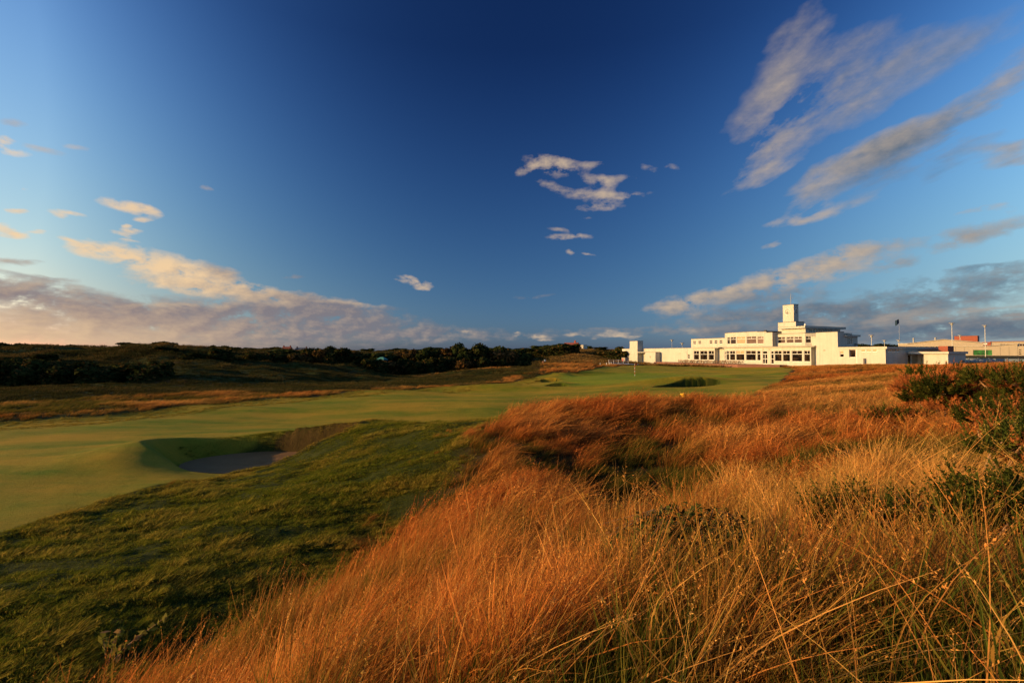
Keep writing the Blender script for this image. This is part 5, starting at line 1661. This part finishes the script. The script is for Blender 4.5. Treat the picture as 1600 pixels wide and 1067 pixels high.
def bramble(x, y, rx, ry, h, n, label, seed):
    rng = np.random.default_rng(seed)
    e = empty("bramble_bush", (x, y, ground_z(x, y)), 0, label, "bramble")
    d = rng.normal(0, 1, (n, 3))
    d /= np.linalg.norm(d, axis=1)[:, None]
    d[:, 2] = np.abs(d[:, 2])
    p = d*np.array([rx, ry, h])*rng.uniform(.5, 1.03, n)[:, None]
    V, T, r_ = leaf_cloud(rng, p, d, .042, 1.5)
    tri_obj("foliage", V, T, M['bramble'], e, {"rnd": r_})
    st = MB()
    for k in range(12):
        a = rng.uniform(0, 6.28)
        q = [(0, 0, 0), (.4*rx*math.cos(a), .4*ry*math.sin(a), h*.9), (rx*math.cos(a)*1.05, ry*math.sin(a)*1.05, h*rng.uniform(.2, .8))]
        st.tube(q, [.008, .006, .003], 5)
    st.build("stem", M['bark'], e)


bramble(1.75, 4.65, .95, .6, .72, 4200, "dark low bramble bush lying in the tall straw stems near the camera", 31)
bramble(-.15, 6.4, .28, .25, .22, 380, "tiny dark bramble tuft at the edge of the red fescue slope", 32)


def sprig():
    rng = np.random.default_rng(8)
    x, y = -6.45, 7.6
    e = empty("leafy_sprig", (x, y, ground_z(x, y)), 0, "leafy yellow-green sprig leaning over the dark rough at the lower left", "plant")
    st = MB()
    Vs, Ts, Rs, n0 = [], [], [], 0
    for k, (dx, dz, L) in enumerate(((.55, .55, 1), (.15, .60, .7), (.85, .75, 1), (-.2, .42, .5))):
        q = [(0, 0, 0), (dx*.45, .02*k, dz*.55), (dx, .05*k, dz)]
        st.tube(q, [.009, .006, .002], 5)
        m = 16
        t = rng.uniform(.25, 1, m)
        c = np.array([[np.interp(s, [0, .5, 1], [a[j] for a in q]) for j in range(3)] for s in t])+rng.normal(0, .025, (m, 3))
        V, T, r_ = leaf_cloud(rng, c, rng.normal(0, 1, (m, 3)), .065, 2.0)
        Vs.append(V)
        Ts.append(T+n0)
        Rs.append(r_)
        n0 += len(V)
    st.build("stem", M['deadwood'], e)
    tri_obj("foliage", np.vstack(Vs), np.vstack(Ts), M['sprig'], e, {"rnd": np.concatenate(Rs)})


sprig()


def ragwort(x, y, h, label, n=7, seed=1, r=.06):
    rng = np.random.default_rng(seed)
    e = empty("yellow_flower", (x, y, ground_z(x, y)), 0, label, "wild flower")
    st, fl = MB(), MB()
    for k in range(n):
        a = rng.uniform(0, 6.28)
        q = rng.uniform(.05, .22)*h
        tip = (q*math.cos(a), q*math.sin(a), h*rng.uniform(.75, 1.05))
        st.tube([(0, 0, 0), (tip[0]*.4, tip[1]*.4, tip[2]*.6), tip], [.010, .008, .005], 5)
        fl.lathe([(r*.2, -.02), (r, 0), (r*.8, r*.35), (r*.2, r*.45)], tip, 8)
    st.build("stem", M['bramble'], e)
    fl.build("flower_head", M['yellow'], e)


ragwort(9.9, 27.0, .72, "bright yellow flower clump on the crest of the mound in front of the green", 9, 2, .11)
ragwort(1.45, 9.3, .50, "small yellow flowers in the dark hollow between the slope and the foreground ridge", 5, 3, .022)


# ------------------------------------------------------------------ grass
def blade_set(rng, n, h, w, spread, lean, curl, segs=3, head=None, wind=(1.0, .25)):
    """n curved blades as ribbons, returns V, T, h-values, random values"""
    Vs, Ts, H, Rn, n0 = [], [], [], [], 0
    for i in range(n):
        a, r_ = rng.uniform(0, 2*math.pi), spread*math.sqrt(rng.uniform())
        p = np.array([r_*math.cos(a), r_*math.sin(a), -.02])
        hh = h*rng.uniform(.55, 1.15)
        d = np.array([math.cos(a), math.sin(a), 0])*rng.uniform(0, lean)+np.array([wind[0], wind[1], 0])*rng.uniform(.2, 1.0)*curl*.6
        bend = np.array([wind[0], wind[1], 0])*curl*rng.uniform(.3, 1.3)+rng.normal(0, .12, 3)*np.array([1, 1, 0])
        t = np.linspace(0, 1, segs+1)
        P = p+np.outer(t, np.array([0, 0, 1.0])+d)*hh+np.outer(t**2, bend)*hh
        P[:, 2] -= (t**2)*hh*np.linalg.norm(bend)*.35
        V, T = ribbon(P, w*rng.uniform(.7, 1.3), rng)
        rv = rng.uniform()
        Vs.append(V)
        Ts.append(T+n0)
        H.append(np.concatenate([t, t])*hh/(h*1.0))
        Rn.append(np.full(len(V), rv))
        n0 += len(V)
        if head and rng.uniform() < head[0]:
            L, m, sz = head[1]*hh, head[2], head[3]
            for q in range(m):
                f = q/max(1, m-1)
                c = P[-1]-(P[-1]-P[-2])/(np.linalg.norm(P[-1]-P[-2])+1e-9)*L*(1-f)
                dv = rng.normal(0, 1, 3)*.8+(P[-1]-P[-2])/(np.linalg.norm(P[-1]-P[-2])+1e-9)
                dv /= np.linalg.norm(dv)
                sd = np.cross(dv, rng.normal(0, 1, 3))
                sd /= np.linalg.norm(sd)
                s = sz*(1.1-.6*f)*rng.uniform(.7, 1.3)
                Vs.append(np.array([c, c+dv*s*.5+sd*s*.22, c+dv*s, c+dv*s*.5-sd*s*.22]))
                Ts.append(np.array([[0, 1, 2], [0, 2, 3]])+n0)
                H.append(np.full(4, 1.0))
                Rn.append(np.full(4, rv))
                n0 += 4
    return np.vstack(Vs), np.vstack(Ts), np.concatenate(H), np.concatenate(Rn)


def clump_collection(name, specs, mat):
    c = bpy.data.collections.new(name)
    for i, sp in enumerate(specs):
        rng = np.random.default_rng(500+i*13+len(name))
        V, T, h, rn = blade_set(rng, **sp)
        o = tri_obj("clump_%02d" % i, V, T, mat, attrs={"h": h, "rnd": rn}, link=False)
        c.objects.link(o)
    return c


_group_cache = {}


def scatter(name, pts, rot, scl, idx, dry, gold, coll, label, cat):
    me = bpy.data.meshes.new(name)
    n = len(pts)
    me.vertices.add(n)
    me.vertices.foreach_set("co", np.asarray(pts, np.float32).ravel())
    for nm, typ, val in (("rot", 'FLOAT_VECTOR', rot), ("scl", 'FLOAT_VECTOR', scl)):
        a = me.attributes.new(nm, typ, 'POINT')
        a.data.foreach_set("vector", np.asarray(val, np.float32).ravel())
    a = me.attributes.new("idx", 'INT', 'POINT')
    a.data.foreach_set("value", np.asarray(idx, np.int32))
    for nm, val in (("dry", dry), ("gold", gold)):
        a = me.attributes.new(nm, 'FLOAT', 'POINT')
        a.data.foreach_set("value", np.asarray(val, np.float32))
    ob = bpy.data.objects.new(name, me)
    COL.objects.link(ob)
    ng = bpy.data.node_groups.new(name+"_nodes", 'GeometryNodeTree')
    ng.interface.new_socket("Geometry", in_out='INPUT', socket_type='NodeSocketGeometry')
    ng.interface.new_socket("Geometry", in_out='OUTPUT', socket_type='NodeSocketGeometry')
    N, L = ng.nodes, ng.links
    gi, go = N.new("NodeGroupInput"), N.new("NodeGroupOutput")
    ip = N.new("GeometryNodeInstanceOnPoints")
    ci = N.new("GeometryNodeCollectionInfo")
    ci.inputs['Collection'].default_value = coll
    ci.inputs['Separate Children'].default_value = True
    ci.inputs['Reset Children'].default_value = True
    ip.inputs['Pick Instance'].default_value = True

    def na(nm, typ):
        q = N.new("GeometryNodeInputNamedAttribute")
        q.data_type = typ
        q.inputs[0].default_value = nm
        return [s for s in q.outputs if s.enabled and s.name == 'Attribute'][0]
    L.new(gi.outputs[0], ip.inputs['Points'])
    L.new(ci.outputs[0], ip.inputs['Instance'])
    L.new(na("idx", 'INT'), ip.inputs['Instance Index'])
    L.new(na("rot", 'FLOAT_VECTOR'), ip.inputs['Rotation'])
    L.new(na("scl", 'FLOAT_VECTOR'), ip.inputs['Scale'])
    L.new(ip.outputs[0], go.inputs[0])
    md = ob.modifiers.new("scatter", 'NODES')
    md.node_group = ng
    tag(ob, label, cat, None, 'stuff')
    return ob


def sample(rng, r0, r1, a0, a1, dens, power):
    """points in a sector round the camera, density per square metre dens*(r0/r)**power"""
    rr = np.linspace(r0, r1, 4000)
    pdf = rr*(r0/rr)**power
    cdf = np.cumsum(pdf)
    tot = dens*cdf[-1]*(rr[1]-rr[0])*math.radians(a1-a0)
    n = int(tot)
    r = np.interp(rng.uniform(0, cdf[-1], n), cdf, rr)
    t = np.radians(rng.uniform(a0, a1, n))
    return r*np.sin(t), r*np.cos(t), r


rng_clear = np.random.default_rng(12)


def clear_of_things(x, y):
    """keeps grass off the sand, the terrace, the buildings and the path"""
    ok = np.ones(len(x), bool)
    for b in BUNKERS:
        ok &= bunker_e(b, x, y) > 1.03
    ca, sa = math.cos(R(65)), math.sin(R(65))
    u = (x-64.3)*ca-(y-120)*sa
    v = -(x-64.3)*sa-(y-120)*ca
    ok &= ~((u > -59) & (u < 36) & (v < .6) & (v > -26))
    ok &= ~((u > -38) & (u < 7) & (v < 8.7) & (v > -1))
    ok &= ~((x > 26.5) & (x < 39) & (y > 119) & (y < 140))
    for (gx, gy, gr) in ((12.3, 12.9, 1.6), (11.6, 12.3, 1.0), (10.7, 12.5, .9), (12.4, 10.7, 1.4), (8.5, 8.0, .9), (1.7, 4.3, 1.05), (3.9, 3.75, .6), (3.2, 4.4, .5), (6.2, 5.6, .6)):
        ok &= np.hypot(x-gx, y-gy) > gr*rng_clear.uniform(.6, 1.1, len(x))
    return ok


def grasses():
    rng = np.random.default_rng(77)
    W = (1.0, .25)
    # --- near, tall: stems with seed heads, straw and green blades
    near = clump_collection("near_clumps", [
        dict(n=30, h=.62, w=.0058, spread=.13, lean=.32, curl=.42, segs=5, head=(.5, .22, 8, .016)),
        dict(n=26, h=.70, w=.0056, spread=.12, lean=.28, curl=.55, segs=5, head=(.6, .25, 9, .017)),
        dict(n=32, h=.52, w=.0060, spread=.14, lean=.45, curl=.35, segs=4, head=(.35, .2, 7, .014)),
        dict(n=36, h=.42, w=.0065, spread=.13, lean=.40, curl=.50, segs=4),
        dict(n=26, h=.50, w=.0085, spread=.10, lean=.55, curl=.25, segs=5),
        dict(n=6, h=.95, w=.0062, spread=.10, lean=.35, curl=.30, segs=6, head=(1., .16, 12, .022)),
        dict(n=5, h=1.0, w=.0062, spread=.12, lean=.9, curl=.5, segs=6, head=(.6, .14, 10, .02)),
    ], M['straw'])
    x, y, r = sample(rng, 1.7, 9.5, -62, 60, 165, .5)
    rd = sdist(ROUGH, x, y)
    keep = (rd < .55*rng.normal(0, 1, len(x))+.9*fbm(x/.9, y/.9, 235, 2)) & clear_of_things(x, y)
    x, y, r, rd = x[keep], y[keep], r[keep], rd[keep]
    n = len(x)
    pat = fbm(x/1.1, y/1.1, 201, 3)
    pat2 = fbm(x/2.7, y/2.7, 207, 3)
    right = np.maximum(sstep(.0, 3.0, x)*sstep(4.4, 2.4, r), .75*sstep(3.6, 2.6, r))
    dry = np.clip(.70+1.0*pat+.9*fbm(x/.5, y/.5, 229, 2)-.75*right+.12*rng.normal(0, 1, n), 0, 1)
    gold = np.clip(.16+.8*pat2+.65*sstep(1.8, 5, x)+.15*rng.normal(0, 1, n), 0, 1)
    idx = rng.choice(5, n, p=[.27, .25, .2, .2, .08])
    gz = dry < .42
    idx[gz] = rng.choice([3, 4], gz.sum())
    ridge = sstep(-.2, .45, fbm(x/.8, y/.8, 221, 3)+.1)
    knot = fbm(x/.42, y/.42, 225, 2)
    s = rng.uniform(.65, 1.1, n)*(.72+.35*ridge)*np.clip(1+1.3*knot, .35, 1.5)*(1-.55*sstep(-.9, .7, rd))*np.where(r < 2.6, .72, 1)
    z = height(x, y)
    rot = np.stack([rng.normal(0, .08, n), rng.normal(0, .08, n), rng.normal(0, .7, n)], -1)
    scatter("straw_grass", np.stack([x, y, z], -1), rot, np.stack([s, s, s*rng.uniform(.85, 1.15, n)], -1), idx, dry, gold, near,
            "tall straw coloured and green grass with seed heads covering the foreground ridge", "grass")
    # single tall stalks
    x, y, r = sample(rng, 1.9, 9.5, -40, 58, 15.0, .8)
    keep = (sdist(ROUGH, x, y) < -.3)
    x, y, r = x[keep], y[keep], r[keep]
    n = len(x)
    s = rng.uniform(.6, 1.0, n)
    idx = rng.choice([5, 6], n, p=[.6, .4])
    rot = np.stack([rng.normal(0, .18, n), rng.normal(.08, .2, n), rng.uniform(-1.5, 1.5, n)], -1)
    scatter("tall_grass_stalks", np.stack([x, y, height(x, y)], -1), rot, np.stack([s, s, s], -1), idx, np.clip(rng.normal(.9, .12, n), 0, 1), np.clip(rng.normal(.6, .3, n), 0, 1), near,
            "scattered tall bleached stalks standing above the foreground grass", "grass")

    # --- red fescue of the slope and mound
    mid = clump_collection("fescue_clumps", [
        dict(n=46, h=.46, w=.0085, spread=.20, lean=.22, curl=.75, segs=3, head=(.55, .3, 4, .034)),
        dict(n=44, h=.52, w=.0080, spread=.20, lean=.20, curl=.95, segs=3, head=(.65, .3, 4, .036)),
        dict(n=46, h=.38, w=.0090, spread=.22, lean=.30, curl=.60, segs=3, head=(.4, .3, 3, .03)),
        dict(n=40, h=.30, w=.0100, spread=.22, lean=.40, curl=.50, segs=3),
    ], M['fescue'])
    x, y, r = sample(rng, 8.5, 34, -40, 58, 30, .75)
    rd = sdist(ROUGH, x, y)
    fd = sdist(FAIR, x, y)
    edge = 1.3*fbm(x/1.3, y/1.3, 233, 3)+.55*rng.normal(0, 1, len(x))
    keep = (rd < edge) & (fd < -.25) & ~((x < -.2-.12*(y-20)) & (y > 19.5)) & clear_of_things(x, y)
    x, y, r = x[keep], y[keep], r[keep]
    n = len(x)
    pat = fbm(x/2.3, y/2.0, 241, 4)
    pat2 = fbm(x/4.0, y/4.0, 247, 3)
    hz = height(x, y)
    # hollow: lower than its surroundings, greened to imitate its shade
    around = (height(x+2.2, y+1.5, False)+height(x-2.2, y-1.5, False)+height(x-2, y+2.5, False)+height(x+2, y-2.5, False))/4
    hollow = sstep(.0, .35, around-hz)
    tuft0 = fbm(x/.55, y/.55, 291, 2)
    tt = np.clip(((x-1.5)*5.5-(y-12.6)*2.3)/(5.5**2+2.3**2), 0, 1)
    hollow_shade = sstep(2.5, .8, np.hypot(x-1.5-5.5*tt, y-12.6+2.3*tt)+.9*fbm(x/1.3, y/1.3, 301, 2))  # greener, shorter grass paints the dark shade lying in the hollow
    t2 = np.clip(((x-1.5)*-1.2-(y-12.4)*-4.0)/(1.2**2+4.0**2), 0, 1)
    hollow_shade = np.maximum(hollow_shade, .7*sstep(1.2, .3, np.hypot(x-1.5+1.2*t2, y-12.4+4.0*t2)+.8*fbm(x/.9, y/.9, 303, 2)))
    dry = np.clip(.66-.75*hollow_shade+1.6*pat+1.0*tuft0-.9*hollow+.12*rng.normal(0, 1, n), 0, 1)
    gold = np.clip(.14+.7*pat2+.5*tuft0+.35*sstep(8, 16, x)+.15*rng.normal(0, 1, n), 0, 1)
    idx = rng.choice(4, n, p=[.36, .3, .22, .12])
    low = dry < .45
    idx[low] = rng.choice([2, 3], low.sum())
    tuft = fbm(x/.55, y/.55, 291, 2)
    s = rng.uniform(.65, 1.15, n)*np.clip(.95+.5*pat+1.9*tuft, .22, 1.7)*(.95+.012*(r-9))
    s = s*(1-.30*hollow_shade)
    edge2 = sstep(-1.0, -.05, sdist(ROUGH, x, y))
    s = s*(1-.55*edge2)
    rot = np.stack([rng.normal(0, .1, n), rng.normal(0, .1, n), rng.normal(0, .55, n)], -1)
    scatter("fescue_grass", np.stack([x, y, hz], -1), rot, np.stack([s, s, s], -1), idx, dry, gold, mid,
            "wind-combed reddish fescue covering the slope and the mound before the green", "grass")

    # --- farther straw grass, right-hand field, dunes and the far side of the fairway
    far = clump_collection("far_clumps", [
        dict(n=34, h=.42, w=.022, spread=.34, lean=.3, curl=.6, segs=2, head=(.4, .3, 2, .06)),
        dict(n=34, h=.48, w=.022, spread=.34, lean=.25, curl=.7, segs=2, head=(.5, .3, 2, .06)),
        dict(n=30, h=.34, w=.026, spread=.36, lean=.4, curl=.5, segs=2),
    ], M['fescue'])
    x, y, r = sample(rng, 30, 150, -58, 58, 7.0, .85)
    fd = sdist(FAIR, x, y)
    keep = (fd < -.4+.8*fbm(x/3, y/3, 251, 2)) & clear_of_things(x, y)
    trk = (np.abs(x-2.8) < 3.2) & (y > 118)
    keep &= ~trk
    x, y, r, fd = x[keep], y[keep], r[keep], fd[keep]
    n = len(x)
    pat = fbm(x/7, y/4.5, 261, 4)
    pat2 = fbm(x/14, y/9, 267, 3)
    leftside = sstep(6, -6, x-.06*y)
    rim = np.exp(-((fd+2.6+2.2*fbm(x/8, y/8, 293, 3))/1.8)**2)*(.75+1.2*fbm(x/3.5, y/3.5, 294, 2))+np.exp(-((y-126-.05*x)/4.0)**2)*sstep(-46, -30, x)
    dry = np.clip(.74+.9*pat-leftside*(.55-.62*np.clip(rim, 0, 1))+.1*rng.normal(0, 1, n), 0, 1)
    gold = np.clip(.45+.8*pat2+.1*rng.normal(0, 1, n)+.35*leftside*(1-np.clip(rim, 0, 1))+.5*np.exp(-((y-126-.05*x)/4.0)**2)*sstep(-46, -30, x), 0, 1)
    idx = rng.choice(3, n, p=[.4, .35, .25])
    s = rng.uniform(.7, 1.1, n)*(1+.4*pat)*(.9+.004*(r-30))
    rot = np.stack([rng.normal(0, .1, n), rng.normal(0, .1, n), rng.normal(0, .6, n)], -1)
    P3, R3, S3 = np.stack([x, y, height(x, y)], -1), rot, np.stack([s*1.15, s*1.15, s*.85], -1)
    hz = (leftside > .5) & (r > 66+8*fbm(x/12, y/12, 299, 2)) & (rim < .5)  # left flank: gets the grass whose colour stands in for shade
    k = ~hz
    scatter("dune_grass", P3[k], R3[k], S3[k], idx[k], dry[k], gold[k], far,
            "pale straw grass in the far rough and in the field below the clubhouse", "grass")
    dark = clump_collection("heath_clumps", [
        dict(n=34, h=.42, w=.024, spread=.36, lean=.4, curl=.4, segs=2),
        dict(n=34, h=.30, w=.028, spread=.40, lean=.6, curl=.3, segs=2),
    ], M['shaded_grass'])
    scatter("shaded_grass", P3[hz], R3[hz], S3[hz], idx[hz] % 2, np.clip(dry[hz]*.5, 0, 1), gold[hz], dark,
            "grass darkened for shade on the flank of the left dune", "grass")
    # marram on the far dunes
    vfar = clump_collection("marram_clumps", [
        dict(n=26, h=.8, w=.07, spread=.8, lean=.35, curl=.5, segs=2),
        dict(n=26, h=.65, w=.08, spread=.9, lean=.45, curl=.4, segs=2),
    ], M['shaded_grass'])
    x, y, r = sample(rng, 130, 300, -52, 30, 1.3, 1.0)
    keep = clear_of_things(x, y) & (np.abs(x-2.8) > 4)
    x, y, r = x[keep], y[keep], r[keep]
    n = len(x)
    pat = fbm(x/18, y/12, 271, 4)
    dry = np.clip(.30+.9*pat+.30*sstep(5, 25, x)+.1*rng.normal(0, 1, n), 0, 1)
    s = rng.uniform(.6, 1.15, n)
    rot = np.stack([rng.normal(0, .1, n), rng.normal(0, .1, n), rng.uniform(0, 6.28, n)], -1)
    scatter("marram_grass", np.stack([x, y, height(x, y)], -1), rot, np.stack([s, s, s], -1), rng.choice(2, n), dry, np.clip(rng.normal(.5, .2, n), 0, 1), vfar,
            "marram grass on the distant dunes", "grass")

    # --- first cut: the slightly longer band along the far side of the fairway
    cut = clump_collection("first_cut_tufts", [
        dict(n=22, h=.11, w=.016, spread=.16, lean=.8, curl=.5, segs=2),
        dict(n=22, h=.15, w=.016, spread=.15, lean=.7, curl=.6, segs=2),
    ], M['turf'])
    x, y, r = sample(rng, 26, 110, -56, 8, 16, .6)
    fd = sdist(FAIR, x, y)
    wv = .35*fbm(x/9, y/9, 295, 2)
    wide = 3.4+.05*(y-30)
    keep = (y > 28) & (x < 6-.0*y) & (fd > -.2) & (((fd < wide*.48+wv) | ((fd > wide*.62+wv) & (fd < wide+wv)))) & (sdist(GREEN, x, y) < -3) & (x+.35*y < 35) & clear_of_things(x, y)
    keep &= ~((y < 32) & (x > -22))
    x, y, r = x[keep], y[keep], r[keep]
    n = len(x)
    s = rng.uniform(.7, 1.2, n)
    rot = np.stack([rng.normal(0, .1, n), rng.normal(0, .1, n), rng.uniform(0, 6.28, n)], -1)
    scatter("first_cut_grass", np.stack([x, y, height(x, y)], -1), rot, np.stack([s, s, s], -1), rng.choice(2, n), np.clip(.65+.5*fbm(x/5, y/5, 297, 3)+.1*rng.normal(0, 1, n), 0, 1), np.clip(rng.normal(.5, .2, n), 0, 1), cut,
            "slightly longer first cut of grass in two bands along the far edge of the fairway", "grass")

    # --- rough turf between fairway and fescue, and round the big bunker
    turf = clump_collection("turf_tufts", [
        dict(n=30, h=.055, w=.0075, spread=.085, lean=.9, curl=.30, segs=2),
        dict(n=28, h=.07, w=.0075, spread=.08, lean=.8, curl=.4, segs=2),
        dict(n=30, h=.045, w=.0085, spread=.10, lean=1.0, curl=.25, segs=2),
        dict(n=22, h=.12, w=.0070, spread=.08, lean=.5, curl=.7, segs=3, head=(.2, .3, 3, .025)),
    ], M['turf'])
    x, y, r = sample(rng, 5.2, 31.5, -60, 2, 400, .5)
    rd = sdist(ROUGH, x, y)
    lipz = np.zeros(len(x), bool)
    e = bunker_e(BUNKERS[0], x, y)
    lipz |= (e > .955) & (e < 1.30+.1*fbm(x, y, 9, 2)) & ((y > 24.6) | (x > -11.4))
    keep = (((rd > -.5+.4*rng.normal(0, 1, len(x))) & (sdist(FAIR, x, y) < -.02)) | lipz) & (e > .955)
    x, y, r = x[keep], y[keep], r[keep]
    n = len(x)
    pat = fbm(x/1.5, y/.55, 281, 4)
    pat2 = fbm(x/3.5, y/2.5, 287, 3)
    near_f = sstep(2.6, .2, sdist(ROUGH, x, y)+.8*pat2)
    dry = np.clip(.06+.75*pat+.35*pat2+.28*near_f+.1*rng.normal(0, 1, n), 0, 1)
    e = bunker_e(BUNKERS[0], x, y)
    dry = np.where((e < 1.25) & (x > -11.2), np.clip(dry+.5, 0, 1), dry)
    idx = rng.choice(4, n, p=[.38, .27, .25, .10])
    s = rng.uniform(.6, 1.15, n)*np.clip(1+1.5*pat, .35, 2.0)*(.95+.012*(r-5))*np.where(r > 19, .8, 1)
    rot = np.stack([rng.normal(0, .15, n), rng.normal(0, .15, n), rng.normal(.2, .6, n)], -1)
    scatter("rough_turf", np.stack([x, y, height(x, y)], -1), rot, np.stack([s*1.1, s*1.1, s], -1), idx, dry, np.clip(.35+.5*pat2+.2*rng.normal(0, 1, n), 0, 1), turf,
            "tufted dark green rough between the fairway and the reddish fescue", "grass")


grasses()
